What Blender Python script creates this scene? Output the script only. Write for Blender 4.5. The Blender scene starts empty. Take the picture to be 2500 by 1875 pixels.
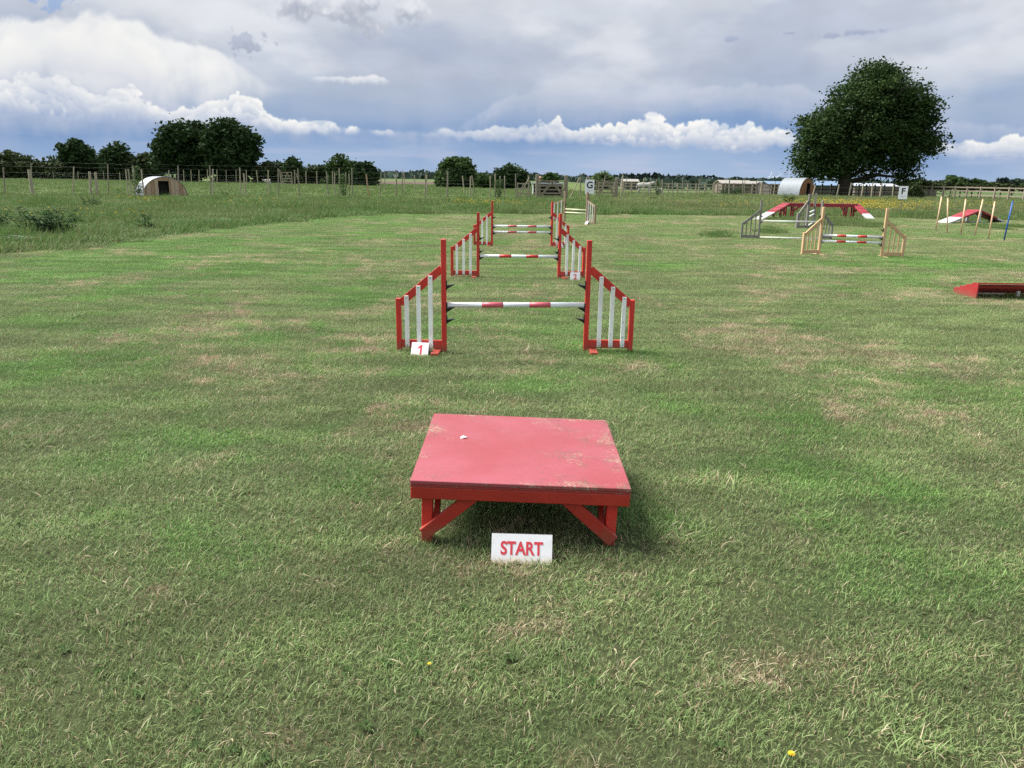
import bpy, math, random
import numpy as np
from mathutils import Vector, Matrix, Euler

# ------------------------------------------------------------------ camera, world, sun, exposure
scene = bpy.context.scene
COL = scene.collection
FPX, CAMH, PITCH, ROLL = 1878.0, 1.5, 15.0, 0.86
cam = bpy.data.cameras.new('camera')
cam.sensor_width = 36.0
cam.lens = 36.0 * FPX / 2500.0
cam.clip_start, cam.clip_end = 0.05, 20000
cam_o = bpy.data.objects.new('camera', cam)
COL.objects.link(cam_o)
CR = Matrix.Rotation(math.radians(90 - PITCH), 3, 'X') @ Matrix.Rotation(math.radians(ROLL), 3, 'Z')
cam_o.matrix_world = Matrix.Translation((0, 0, CAMH)) @ CR.to_4x4()
scene.camera = cam_o
scene.render.resolution_x, scene.render.resolution_y = 1024, 768
scene.view_settings.view_transform = 'Standard'
scene.view_settings.look = 'None'
scene.view_settings.gamma = 1.0
scene.view_settings.exposure = 0.95
scene.view_settings.use_curve_mapping = False
scene.cycles.use_denoising = False         # keeps the fine grain of the turf

SUN_AZ, SUN_EL = -68.0, 52.0          # degrees; azimuth from +Y towards +X
sun = bpy.data.lights.new('sun', 'SUN')
sun.energy = 4.6
sun.angle = math.radians(32)
sun.color = (1.0, 0.96, 0.89)
sun_o = bpy.data.objects.new('sun', sun)
COL.objects.link(sun_o)
_sd = Vector((math.sin(math.radians(SUN_AZ)) * math.cos(math.radians(SUN_EL)),
              math.cos(math.radians(SUN_AZ)) * math.cos(math.radians(SUN_EL)), math.sin(math.radians(SUN_EL))))
sun_o.rotation_euler = (-_sd).to_track_quat('-Z', 'Y').to_euler()
sun_o.location = _sd * 50


def ray(px, py):
    return CR @ Vector(((px - 1250) / FPX, -(py - 937.5) / FPX, -1))


def gp(px, py, z=0.0):
    d = ray(px, py)
    t = (z - CAMH) / d.z
    return Vector((d.x * t, d.y * t, z))


def P(px, py, Y):
    d = ray(px, py)
    t = Y / d.y
    return Vector((d.x * t, Y, CAMH + d.z * t))


def azel(px, py):
    d = ray(px, py).normalized()
    return math.degrees(math.atan2(d.x, d.y)), math.degrees(math.asin(d.z))


def lin(r, g, b):
    def f(c):
        c /= 255.0
        return c / 12.92 if c <= 0.04045 else ((c + 0.055) / 1.055) ** 2.4
    return (f(r), f(g), f(b), 1.0)


class NT:
    """small helper for building node trees"""
    def __init__(s, nt):
        s.nt = nt
        s.nt.nodes.clear()

    def n(s, t, **k):
        nd = s.nt.nodes.new(t)
        for a, v in k.items():
            setattr(nd, a, v)
        return nd

    def put(s, sock, v):
        if isinstance(v, bpy.types.NodeSocket):
            s.nt.links.new(v, sock)
        else:
            sock.default_value = v

    def m(s, op, a, b=0.0, c=None, clamp=False):
        nd = s.n('ShaderNodeMath', operation=op)
        nd.use_clamp = clamp
        s.put(nd.inputs[0], a)
        s.put(nd.inputs[1], b)
        if c is not None:
            s.put(nd.inputs[2], c)
        return nd.outputs[0]

    def ss(s, v, lo, hi, a=0.0, b=1.0):
        nd = s.n('ShaderNodeMapRange', interpolation_type='SMOOTHSTEP')
        s.put(nd.inputs[0], v)
        s.put(nd.inputs[1], lo)
        s.put(nd.inputs[2], hi)
        s.put(nd.inputs[3], a)
        s.put(nd.inputs[4], b)
        return nd.outputs[0]

    def mix(s, f, a, b, mode='MIX'):
        nd = s.n('ShaderNodeMix', data_type='RGBA', blend_type=mode)
        s.put(nd.inputs[0], f)
        s.put(nd.inputs[6], a)
        s.put(nd.inputs[7], b)
        return nd.outputs[2]

    def noise(s, vec, scale, detail=4.0, rough=0.55, dist=0.0):
        nd = s.n('ShaderNodeTexNoise')
        s.put(nd.inputs['Vector'], vec)
        nd.inputs['Scale'].default_value = scale
        nd.inputs['Detail'].default_value = detail
        nd.inputs['Roughness'].default_value = rough
        nd.inputs['Distortion'].default_value = dist
        return nd.outputs[0]

    def vec(s, x, y, z=0.0):
        nd = s.n('ShaderNodeCombineXYZ')
        s.put(nd.inputs[0], x)
        s.put(nd.inputs[1], y)
        s.put(nd.inputs[2], z)
        return nd.outputs[0]

    def vmul(s, v, k):
        nd = s.n('ShaderNodeVectorMath', operation='MULTIPLY')
        s.put(nd.inputs[0], v)
        nd.inputs[1].default_value = k
        return nd.outputs[0]

    def ramp(s, f, stops, interp='LINEAR'):
        nd = s.n('ShaderNodeValToRGB')
        nd.color_ramp.interpolation = interp
        els = nd.color_ramp.elements
        els[0].position, els[0].color = stops[0]
        els[1].position, els[1].color = stops[-1]
        for p, c in stops[1:-1]:
            e = els.new(p)
            e.color = c
        s.put(nd.inputs[0], f)
        return nd.outputs[0]


# ------------------------------------------------------------------ sky
world = bpy.data.worlds.new('World')
scene.world = world
world.use_nodes = True
SKY_STRENGTH = 0.1
SKY_GAIN = 0.51          # brightness of the clouds before exposure


def sky_pixels():
    """procedural cloudscape over direction (azimuth, elevation); the 120 degree panel repeats all round the horizon"""
    Wd, Hd = 2200, 320
    E0, E1 = -1.0, 17.0
    a1 = (np.arange(Wd) + 0.5) / Wd * 120 - 60
    e1 = E0 + (np.arange(Hd) + 0.5) / Hd * (E1 - E0)
    A, E = np.meshgrid(a1.astype(np.float32), e1.astype(np.float32))
    rg = np.random.default_rng(77)
    NP = 4096
    perm = rg.permutation(NP).astype(np.int32)
    ang = rg.random(NP) * 2 * np.pi
    gxT, gyT = np.cos(ang).astype(np.float32), np.sin(ang).astype(np.float32)

    def perlin(x, y, per):
        xi, yi = np.floor(x), np.floor(y)
        xf, yf = (x - xi).astype(np.float32), (y - yi).astype(np.float32)
        xi, yi = xi.astype(np.int32) % per, yi.astype(np.int32) & (NP - 1)
        u = xf * xf * xf * (xf * (xf * 6 - 15) + 10)
        v = yf * yf * yf * (yf * (yf * 6 - 15) + 10)
        x2 = (xi + 1) % per
        p0, p1 = perm[yi], perm[(yi + 1) & (NP - 1)]

        def g(ix, p, dx, dy):
            h = perm[(ix + p) & (NP - 1)]
            return gxT[h] * dx + gyT[h] * dy
        n00, n10 = g(xi, p0, xf, yf), g(x2, p0, xf - 1, yf)
        n01, n11 = g(xi, p1, xf, yf - 1), g(x2, p1, xf - 1, yf - 1)
        a = n00 + u * (n10 - n00)
        b = n01 + u * (n11 - n01)
        return (a + v * (b - a)) * 1.5

    def fbm(fx, fy, seed, octs=5, gain=0.5, billow=False, wa=None, we=None):
        x0 = A if wa is None else A + wa
        y0 = E if we is None else E + we
        tot, amp, nrm = 0.0, 1.0, 0.0
        for o in range(octs):
            per = max(2, int(round(120 * fx)))
            n = perlin((x0 + 60) * (per / 120.0), y0 * fy + seed * 17.3 + o * 5.1, per)
            tot = tot + amp * ((2 * np.abs(n) - 0.55) if billow else n)
            nrm += amp
            amp *= gain
            fx *= 2
            fy *= 2
        return tot / nrm

    def ss(v, lo, hi):
        t = np.clip((v - lo) / (hi - lo), 0, 1)
        return t * t * (3 - 2 * t)

    def curve(pts, sm=5):
        pts = sorted(pts)
        c = np.interp(a1, [p[0] for p in pts], [p[1] for p in pts])
        k = np.hanning(2 * sm + 1)
        c = np.convolve(np.pad(c, sm, mode='wrap'), k / k.sum(), 'valid')
        return c.astype(np.float32)[None, :]

    def pxs(l):
        return [azel(*p) for p in l]

    def mixc(img, m, c):
        m = m[..., None]
        return img * (1 - m) + np.asarray(c, np.float32) * m

    # ---- soft layered grey-blue deck low over the horizon
    wob = fbm(0.05, 0.20, 3.1, 5, 0.5)
    wob2 = fbm(0.085, 0.20, 8.7, 5, 0.5)
    e2 = E + wob * 3.0
    stops = [(-1, (176, 196, 224)), (0.4, (164, 187, 218)), (1.6, (149, 175, 212)), (3.0, (132, 161, 203)), (4.0, (152, 174, 207)), (5.5, (174, 188, 210)), (7.5, (188, 197, 214)),
             (10.0, (207, 213, 224)), (13.5, (221, 224, 231)), (18, (214, 217, 230)), (27, (210, 215, 230))]
    img = np.stack([np.interp(e2, [s[0] for s in stops], [s[1][c] for s in stops]) for c in range(3)], -1).astype(np.float32)
    veil = ss(wob2, -0.02, 0.42) * (0.15 + 0.6 * ss(E, 3, 9))
    img = mixc(img, veil, (234, 236, 241))
    dark = ss(-wob2, 0.08, 0.42) * 0.35 * ss(E, 4, 7)
    img = mixc(img, dark, (158, 172, 200))
    soft = fbm(0.3, 0.55, 31.0, 5, 0.5)
    img = img * (1 + 0.05 * soft[..., None] * ss(E, 3, 7)[..., None])
    st = fbm(0.14, 1.3, 15.0, 4, 0.5)
    img = mixc(img, ss(st, 0.02, 0.4) * ss(-E, -3.4, -0.4) * 0.65, (190, 198, 223))
    rs = fbm(0.35, 0.03, 21.0, 3, 0.5)
    img = mixc(img, ss(rs, 0.05, 0.45) * ss(-E, -7.5, -3.5) * 0.28, (178, 191, 217))

    def cumulus(img, top, bot, bright, seed, f, amp, layers, edge, cols, fade, op=1.0, hs=0.5, warp=0.5):
        T, B, br = curve(top, 9), curve(bot, 9), curve(bright, 9)
        h = np.maximum(T - B, 0.0)
        thick = ss(h, 0.06, 0.5)
        wx = fbm(f * 0.9, f * 0.9, seed + 40, 3, 0.5) * warp
        wy = fbm(f * 0.9, f * 0.9, seed + 50, 3, 0.5) * warp
        bb = fbm(f * 2.2, 0.8 * f, seed + 90, 4, 0.5)
        bf = ss(E - B + bb * fade * 0.9, -fade * 0.6, fade)
        stopsx = [c[0] for c in cols]
        thin = 0.55 + 0.45 * ss(fbm(f * 0.4, f * 0.9, seed + 120, 4, 0.5), -0.28, 0.08)
        for k in range(layers):
            q = k / max(1, layers - 1)
            fr = 1.0 - 0.72 * q
            bl = fbm(f * (1 + 0.25 * k), f * 1.05 * (1 + 0.25 * k), seed + 7.7 * k, 6, 0.52, True, wx, wy)
            Tk = B + h * (0.88 if layers == 6 else 0.99) * fr + bl * amp * (0.55 + 0.45 * np.minimum(h, 2.5)) - amp * 0.05
            if k:
                Tk = Tk + fbm(f * 0.35, f * 0.02, seed + 60 + k, 3, 0.5) * h * 0.55
            d = Tk - E
            m = ss(d, 0, edge * (1 + 1.6 * q)) * bf * thick
            sh = 1.0 - np.clip(d / (hs * (0.5 + 0.5 * np.minimum(h, 3))), 0, 1) * 0.62
            sh = sh - 0.34 * q + bl * 0.50 + 0.10 * np.clip((E - B) / np.maximum(h, 0.3), 0, 1)
            sh = np.clip(sh * br, 0, 1.2)
            c = np.stack([np.interp(sh, stopsx, [cc[1][i] for cc in cols]) for i in range(3)], -1).astype(np.float32)
            mm = (m * op * (1.0 if layers < 6 else thin))[..., None]
            img = img * (1 - mm) + c * mm
        return img

    # high bright cloud, upper left
    hi_top = [(-60, 10), (-48, 13)] + pxs([(-60, 40), (60, 30), (110, 10), (200, -20), (290, 0), (360, 55), (430, 100), (500, 112), (570, 128), (625, 158), (660, 200), (700, 215)]) + [(-9, 6.4), (40, 6.4), (52, 8), (60, 10)]
    hi_bot = [(-60, 6.8), (-48, 7)] + pxs([(-60, 190), (60, 200), (200, 215), (400, 250), (560, 225), (640, 215), (700, 214)]) + [(-9, 6.42), (40, 6.42), (60, 6.8)]
    cream = [(0.0, (203, 208, 221)), (0.35, (222, 225, 233)), (0.62, (242, 242, 241)), (0.9, (253, 252, 248)), (1.1, (255, 254, 251))]
    img = cumulus(img, hi_top, hi_bot, [(-180, 0.93), (180, 0.93)], 41.0, 0.17, 1.1, 4, 0.75, cream, 2.6, 0.80, 1.6, 1.4)
    # fainter bank behind
    fb_top = [(-180, 6), (-40, 6.0)] + pxs([(600, 262), (820, 298), (950, 314), (1100, 312), (1250, 225), (1330, 206), (1450, 212), (1560, 232), (1660, 222), (1760, 205), (1850, 198), (1950, 205), (2100, 260), (2350, 290), (2500, 300)]) + [(45, 6), (180, 6)]
    fb_bot = [(-180, 3), (-40, 3.0)] + pxs([(600, 325), (820, 332), (1100, 338), (1250, 272), (1450, 285), (1660, 275), (1900, 270), (2100, 330), (2500, 345)]) + [(45, 3), (180, 3)]
    fcols = [(0.0, (160, 178, 210)), (0.4, (178, 190, 214)), (0.8, (200, 207, 224)), (1.1, (214, 218, 230))]
    img = cumulus(img, fb_top, fb_bot, [(-180, 0.9), (180, 0.9)], 12.0, 0.30, 0.5, 3, 0.35, fcols, 1.3, 0.55, 1.0, 0.8)
    # bright cumulus bank along the horizon
    top = [(-60, 7), (-54, 8.2), (-46, 6.0), (-40, 8.0)] + pxs([(-40, 185), (0, 172), (60, 160), (100, 160), (150, 180), (195, 210), (225, 234), (250, 222), (300, 206),
          (335, 210), (365, 246), (430, 258), (480, 252), (520, 236), (560, 228), (610, 226), (640, 244), (665, 280), (740, 288),
          (800, 280), (820, 284), (832, 318), (848, 304), (870, 304), (888, 320), (925, 308), (950, 310), (975, 322), (1080, 318), (1140, 312),
          (1200, 306), (1290, 300), (1345, 288), (1366, 276), (1384, 314), (1420, 304), (1480, 290), (1550, 276), (1580, 260),
          (1620, 262), (1642, 296), (1690, 286), (1740, 284), (1780, 308), (1835, 302), (1905, 308), (1960, 330), (2100, 350), (2250, 350),
          (2320, 344), (2370, 334), (2405, 346), (2450, 320), (2490, 326)]) + [(37, 3.4), (44, 5.0), (52, 4.6), (60, 7)]
    bot = [(-180, 4), (-40, 4.4)] + pxs([(-40, 276), (0, 278), (200, 292), (400, 306), (650, 315), (800, 324), (832, 320), (860, 323), (888, 321), (940, 327), (975, 326),
          (1140, 336), (1290, 342), (1500, 348), (1700, 358), (1800, 368), (1905, 354), (1960, 352), (2100, 362), (2250, 370), (2330, 382), (2450, 386)]) + [(37, 2.4), (44, 2.6), (180, 4)]
    wcols = [(0.0, (148, 169, 207)), (0.25, (176, 190, 216)), (0.45, (203, 211, 226)), (0.68, (230, 233, 238)), (0.9, (251, 250, 247)), (1.1, (255, 254, 252))]
    br = [(-180, 1.0)] + [(azel(p, 300)[0], b) for p, b in ((0, 0.86), (450, 0.86), (650, 1.0), (830, 1.05), (900, 0.85), (1000, 0.62), (1250, 0.66), (1390, 0.85), (1480, 1.06), (1700, 1.06), (1900, 0.98), (2100, 0.78), (2400, 0.84))] + [(45, 0.95), (180, 1.0)]
    img = cumulus(img, top, bot, br, 27.0, 0.50, 0.62, 6, 0.14, wcols, 0.45, 1.0, 0.62, 0.5)
    # thin light streak in the middle
    stt = pxs([(740, 200), (770, 186), (860, 186), (920, 180), (945, 192), (960, 200)])
    stb = pxs([(740, 200), (770, 199), (860, 202), (945, 203), (960, 200)])
    img = cumulus(img, [(-180, 7.0), (-17, 7.0)] + stt + [(-8, 7.0), (180, 7.0)], [(-180, 7.02), (-17, 7.02)] + stb + [(-8, 7.02), (180, 7.02)], [(-180, 1), (180, 1)], 55.0, 0.9, 0.22, 2, 0.12,
                  [(0.0, (200, 208, 224)), (0.5, (226, 229, 237)), (1.0, (243, 243, 245))], 0.25, 0.85, 0.5, 0.3)

    # small grey scraps of cloud
    sc1 = fbm(0.55, 0.6, 63.0, 6, 0.55)
    scb = fbm(0.8, 0.8, 66.0, 5, 0.5, True)
    sc2 = fbm(1.1, 1.2, 71.0, 6, 0.58)

    def scrap(img, px, py, rx, ry, n, k, c0, c1, op, lo=0.05, hi=0.6):
        a0, e0 = azel(px, py)
        dx, dy = (A - a0) / (rx / 32.8), (E - e0) / (ry / 32.8)
        f = 1 - np.sqrt(dx * dx + dy * dy) + n * k + scb * 0.35
        m = ss(f, lo, hi) * op
        q = ss(dy + n * 1.4 + scb * 0.8, -0.9, 0.8)[..., None]
        c = np.asarray(c0, np.float32) * (1 - q) + np.asarray(c1, np.float32) * q
        m = m[..., None]
        return img * (1 - m) + c * m
    g0, g1 = (168, 175, 191), (232, 234, 240)
    for s in ((728, 12, 85, 36, 1.3), (850, 26, 92, 44, 1.3), (905, 10, 50, 30, 1.2), (997, 22, 44, 44, 1.3)):
        img = scrap(img, *s[:4], sc1, s[4], g0, g1, 0.9)
    img = scrap(img, 600, 106, 44, 24, sc2, 1.9, (166, 175, 194), (188, 195, 212), 0.85, 0.15, 0.5)
    for s in ((2035, 88, 34, 7), (2105, 79, 46, 6), (1785, 97, 24, 7), (1930, 81, 20, 4)):
        img = scrap(img, *s, sc2, 1.2, (158, 169, 196), (170, 180, 204), 0.75)
    img = scrap(img, 120, 8, 40, 16, sc2, 2.6, (140, 173, 222), (140, 173, 222), 0.6)

    # distance-dependent softening is left to the air; convert to linear light
    c = np.clip(img, 0, 255) / 255.0
    c = np.where(c <= 0.04045, c / 12.92, ((c + 0.055) / 1.055) ** 2.4)
    px = np.ones((Hd, Wd, 4), np.float32)
    px[..., :3] = c
    return px, Wd, Hd, E0, E1


def build_sky():
    px, Wd, Hd, E0, E1 = sky_pixels()
    im = bpy.data.images.new('cloudscape', Wd, Hd, alpha=False, float_buffer=True)
    im.colorspace_settings.name = 'Non-Color'
    im.pixels.foreach_set(px.ravel())
    im.update()
    im.pack()
    w = NT(world.node_tree)
    tc = w.n('ShaderNodeTexCoord').outputs['Generated']
    nrm = w.n('ShaderNodeVectorMath', operation='NORMALIZE')
    w.put(nrm.inputs[0], tc)
    sep = w.n('ShaderNodeSeparateXYZ')
    w.put(sep.inputs[0], nrm.outputs[0])
    x, y, z = sep.outputs
    A = w.m('MULTIPLY', w.m('ARCTAN2', x, y), 57.2958)
    E = w.m('MULTIPLY', w.m('ARCSINE', z), 57.2958)
    sky = w.n('ShaderNodeTexSky', sky_type='NISHITA')
    sky.sun_disc = False
    sky.sun_elevation = math.radians(SUN_EL)
    sky.sun_rotation = math.radians(SUN_AZ)
    sky.air_density = 1.2
    sky.dust_density = 1.5
    tex = w.n('ShaderNodeTexImage', interpolation='Cubic', extension='REPEAT')
    tex.image = im
    w.put(tex.inputs[0], w.vec(w.m('ADD', w.m('DIVIDE', A, 120.0), 0.5), w.m('DIVIDE', w.m('SUBTRACT', E, E0), E1 - E0), 0.0))
    sc = w.n('ShaderNodeVectorMath', operation='SCALE')
    w.put(sc.inputs[0], tex.outputs[0])
    sc.inputs['Scale'].default_value = SKY_GAIN / SKY_STRENGTH
    oc = w.noise(w.vec(w.m('DIVIDE', x, w.m('ADD', w.m('ABSOLUTE', z), 0.25)), w.m('DIVIDE', y, w.m('ADD', w.m('ABSOLUTE', z), 0.25)), 5.0), 1.4, 4, 0.55)
    g = SKY_GAIN / SKY_STRENGTH
    over = w.mix(w.ss(oc, 0.36, 0.62, 0.35, 0.96), sky.outputs[0], (1.2 * g, 1.2 * g, 1.24 * g, 1))
    c = w.mix(w.ss(E, 12.5, 16.5), sc.outputs[0], over)
    bg = w.n('ShaderNodeBackground')
    bg.inputs['Strength'].default_value = SKY_STRENGTH
    w.put(bg.inputs['Color'], c)
    o = w.n('ShaderNodeOutputWorld')
    w.nt.links.new(bg.outputs[0], o.inputs[0])
    world.cycles.sampling_method = 'MANUAL'
    world.cycles.sample_map_resolution = 256


build_sky()


# ------------------------------------------------------------------ helpers
def tag(o, label=None, cat=None, group=None, kind=None):
    if label: o['label'] = label
    if cat: o['category'] = cat
    if group: o['group'] = group
    if kind: o['kind'] = kind
    return o


def empty(name, loc, rz=0.0, label=None, cat=None, group=None):
    o = bpy.data.objects.new(name, None)
    o.empty_display_size = 0.1
    COL.objects.link(o)
    o.location = loc
    o.rotation_euler = (0, 0, rz)
    return tag(o, label, cat, group)


class MB:
    def __init__(s):
        s.v, s.f, s.mi = [], [], []

    def add(s, verts, faces, mi=0):
        b = len(s.v)
        s.v += [tuple(v) for v in verts]
        s.f += [tuple(i + b for i in f) for f in faces]
        s.mi += [mi] * len(faces)
        return s

    def box(s, c, size, rot=None, ch=0.0, mi=0):
        hx, hy, hz = size[0] / 2, size[1] / 2, size[2] / 2
        R = rot if rot is not None else Matrix.Identity(3)
        c = Vector(c)
        if ch <= 0:
            vs = [c + R @ Vector((sx * hx, sy * hy, sz * hz)) for sx in (-1, 1) for sy in (-1, 1) for sz in (-1, 1)]
            fs = [(0, 1, 3, 2), (4, 6, 7, 5), (0, 4, 5, 1), (2, 3, 7, 6), (0, 2, 6, 4), (1, 5, 7, 3)]
            return s.add(vs, fs, mi)
        ch = min(ch, hx * 0.9, hy * 0.9, hz * 0.9)
        vs, ix = [], {}
        for sx in (-1, 1):
            for sy in (-1, 1):
                for sz in (-1, 1):
                    for a in range(3):
                        q = [sx * (hx - ch), sy * (hy - ch), sz * (hz - ch)]
                        q[a] = (sx * hx, sy * hy, sz * hz)[a]
                        ix[(sx, sy, sz, a)] = len(vs)
                        vs.append(c + R @ Vector(q))
        fs = []
        sg = (-1, 1)
        for a in range(3):
            b_, c_ = (a + 1) % 3, (a + 2) % 3
            for s_ in sg:
                loop = []
                for p, q in ((-1, -1), (1, -1), (1, 1), (-1, 1)):
                    k = [0, 0, 0]
                    k[a], k[b_], k[c_] = s_, p, q
                    loop.append(ix[(*k, a)])
                fs.append(tuple(loop if s_ > 0 else loop[::-1]))
        for a in range(3):                      # edge chamfers
            b_, c_ = (a + 1) % 3, (a + 2) % 3
            for p in sg:
                for q in sg:
                    def K(sa, ax):
                        k = [0, 0, 0]
                        k[a], k[b_], k[c_] = sa, p, q
                        return ix[(*k, ax)]
                    loop = [K(-1, b_), K(1, b_), K(1, c_), K(-1, c_)]
                    fs.append(tuple(loop if p * q > 0 else loop[::-1]))
        for sx in sg:
            for sy in sg:
                for sz in sg:
                    loop = [ix[(sx, sy, sz, a)] for a in range(3)]
                    fs.append(tuple(loop if sx * sy * sz > 0 else loop[::-1]))
        return s.add(vs, fs, mi)

    def beam(s, p0, p1, w, h, up=(0, 0, 1), ch=0.0, mi=0):
        """box from p0 to p1, w across, h along 'up'"""
        p0, p1 = Vector(p0), Vector(p1)
        d = p1 - p0
        L = d.length
        zx = d.normalized()
        u = Vector(up)
        yx = u.cross(zx)
        if yx.length < 1e-4:
            yx = Vector((1, 0, 0)).cross(zx)
        yx.normalize()
        ux = zx.cross(yx)
        R = Matrix((zx, yx, ux)).transposed()
        return s.box((p0 + p1) / 2, (L, w, h), R, ch, mi)

    def tube(s, pts, rad, n=8, cap=True, mi=0):
        pts = [Vector(p) for p in pts]
        rad = rad if isinstance(rad, (list, tuple)) else [rad] * len(pts)
        vs, fs = [], []
        ref = Vector((0.31, 0.17, 0.93))
        for i, p in enumerate(pts):
            d = (pts[min(i + 1, len(pts) - 1)] - pts[max(i - 1, 0)]).normalized()
            a = d.cross(ref)
            if a.length < 1e-3:
                a = d.cross(Vector((1, 0, 0)))
            a.normalize()
            b = d.cross(a)
            for k in range(n):
                t = 2 * math.pi * k / n
                vs.append(p + (a * math.cos(t) + b * math.sin(t)) * rad[i])
        for i in range(len(pts) - 1):
            for k in range(n):
                k2 = (k + 1) % n
                fs.append((i * n + k, i * n + k2, (i + 1) * n + k2, (i + 1) * n + k))
        if cap:
            fs.append(tuple(range(n))[::-1])
            fs.append(tuple((len(pts) - 1) * n + k for k in range(n)))
        return s.add(vs, fs, mi)

    def mesh(s, name, mats, smooth=False):
        me = bpy.data.meshes.new(name)
        me.from_pydata(s.v, [], s.f)
        for m in (mats if isinstance(mats, (list, tuple)) else [mats]):
            me.materials.append(m)
        if any(s.mi):
            me.polygons.foreach_set('material_index', s.mi)
        if smooth:
            me.polygons.foreach_set('use_smooth', [True] * len(me.polygons))
        me.update()
        return me

    def build(s, name, mats, parent=None, smooth=False):
        o = bpy.data.objects.new(name, s.mesh(name, mats, smooth))
        COL.objects.link(o)
        if parent is not None:
            o.parent = parent
        return o


def np_mesh(name, verts, faces_flat, loop_tot, mats, attrs=None, smooth=False):
    """fast mesh from numpy: faces_flat = vertex index array, loop_tot = verts per face (constant)"""
    me = bpy.data.meshes.new(name)
    nv = len(verts)
    nf = len(faces_flat) // loop_tot
    me.vertices.add(nv)
    me.vertices.foreach_set('co', np.asarray(verts, dtype=np.float32).ravel())
    me.loops.add(nf * loop_tot)
    me.loops.foreach_set('vertex_index', np.asarray(faces_flat, dtype=np.int32))
    me.polygons.add(nf)
    me.polygons.foreach_set('loop_start', np.arange(0, nf * loop_tot, loop_tot, dtype=np.int32))
    me.polygons.foreach_set('loop_total', np.full(nf, loop_tot, dtype=np.int32))
    if smooth:
        me.polygons.foreach_set('use_smooth', np.ones(nf, dtype=bool))
    for k, a in (attrs or {}).items():
        at = me.attributes.new(k, 'FLOAT', 'POINT')
        at.data.foreach_set('value', np.asarray(a, dtype=np.float32))
    for m in mats:
        me.materials.append(m)
    me.update(calc_edges=True)
    me.validate()
    return me


# ------------------------------------------------------------------ materials
MATS = {}


def newmat(name):
    m = bpy.data.materials.new(name)
    m.use_nodes = True
    MATS[name] = m
    return m, NT(m.node_tree)


def finish(t, color, rough=0.6, bump=None, bs=0.3, bd=0.01, spec=0.5, metal=0.0):
    b = t.n('ShaderNodeBsdfPrincipled')
    t.put(b.inputs['Base Color'], color)
    t.put(b.inputs['Roughness'], rough)
    b.inputs['Specular IOR Level'].default_value = spec
    b.inputs['Metallic'].default_value = metal
    if bump is not None:
        bp = t.n('ShaderNodeBump')
        bp.inputs['Strength'].default_value = bs
        bp.inputs['Distance'].default_value = bd
        t.put(bp.inputs['Height'], bump)
        t.nt.links.new(bp.outputs[0], b.inputs['Normal'])
    o = t.n('ShaderNodeOutputMaterial')
    t.nt.links.new(b.outputs[0], o.inputs[0])
    return b


def objco(t):
    return t.n('ShaderNodeTexCoord').outputs['Object']


def wpos(t):
    return t.n('ShaderNodeNewGeometry').outputs['Position']


def painted(name, c, chip, amt=0.62, rough=0.45, grain=(3, 3, 30), spec=0.4, scale=18):
    m, t = newmat(name)
    co = wpos(t)
    n1 = t.noise(co, 3.0, 4)
    n2 = t.noise(co, scale, 7, 0.7)
    g = t.noise(t.vmul(co, grain), 6.0, 4, 0.6)
    col = t.mix(t.ss(n1, 0.3, 0.7), (c[0] * 0.82, c[1] * 0.8, c[2] * 0.8, 1), (min(1, c[0] * 1.08), c[1] * 1.15, c[2] * 1.15, 1))
    mask = t.ss(t.m('ADD', n2, t.m('MULTIPLY', t.m('SUBTRACT', n1, 0.5), 0.35)), amt, amt + 0.05)
    col = t.mix(mask, col, chip)
    zs = t.n('ShaderNodeSeparateXYZ')
    t.put(zs.inputs[0], co)
    mud = t.m('MULTIPLY', t.ss(t.m('ADD', zs.outputs[2], t.m('MULTIPLY', t.m('SUBTRACT', n2, 0.5), 0.25)), 0.13, 0.0), 0.55)
    col = t.mix(mud, col, (0.13, 0.10, 0.06, 1))                        # soil splashed up from the turf
    finish(t, col, t.m('ADD', rough, t.m('MULTIPLY', mask, 0.35)), t.m('ADD', t.m('MULTIPLY', g, 0.4), t.m('MULTIPLY', mask, -0.6)), 0.3, 0.004, spec)
    return m


def wood(name, a, b, dark, rough=0.8, scale=1.0, axis='z'):
    m, t = newmat(name)
    co = objco(t)
    k = {'z': (14, 14, 1.2), 'x': (1.2, 14, 14), 'y': (14, 1.2, 14)}[axis]
    g = t.noise(t.vmul(co, k), 3.0 * scale, 6, 0.65, 0.4)
    n = t.noise(wpos(t), 1.7 * scale, 4)
    col = t.mix(t.ss(g, 0.35, 0.68), a, b)
    col = t.mix(t.ss(n, 0.55, 0.8, 0.0, 0.6), col, dark)
    finish(t, col, rough, g, 0.4, 0.006, 0.3)
    return m


def plain(name, c, rough=0.6, metal=0.0, var=0.12, spec=0.4, scale=6.0):
    m, t = newmat(name)
    n = t.noise(wpos(t), scale, 5)
    col = t.mix(n, (c[0] * (1 - var), c[1] * (1 - var), c[2] * (1 - var), 1), (min(1, c[0] * (1 + var)), min(1, c[1] * (1 + var)), min(1, c[2] * (1 + var)), 1))
    finish(t, col, rough, n, 0.15, 0.004, spec, metal)
    return m


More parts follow.
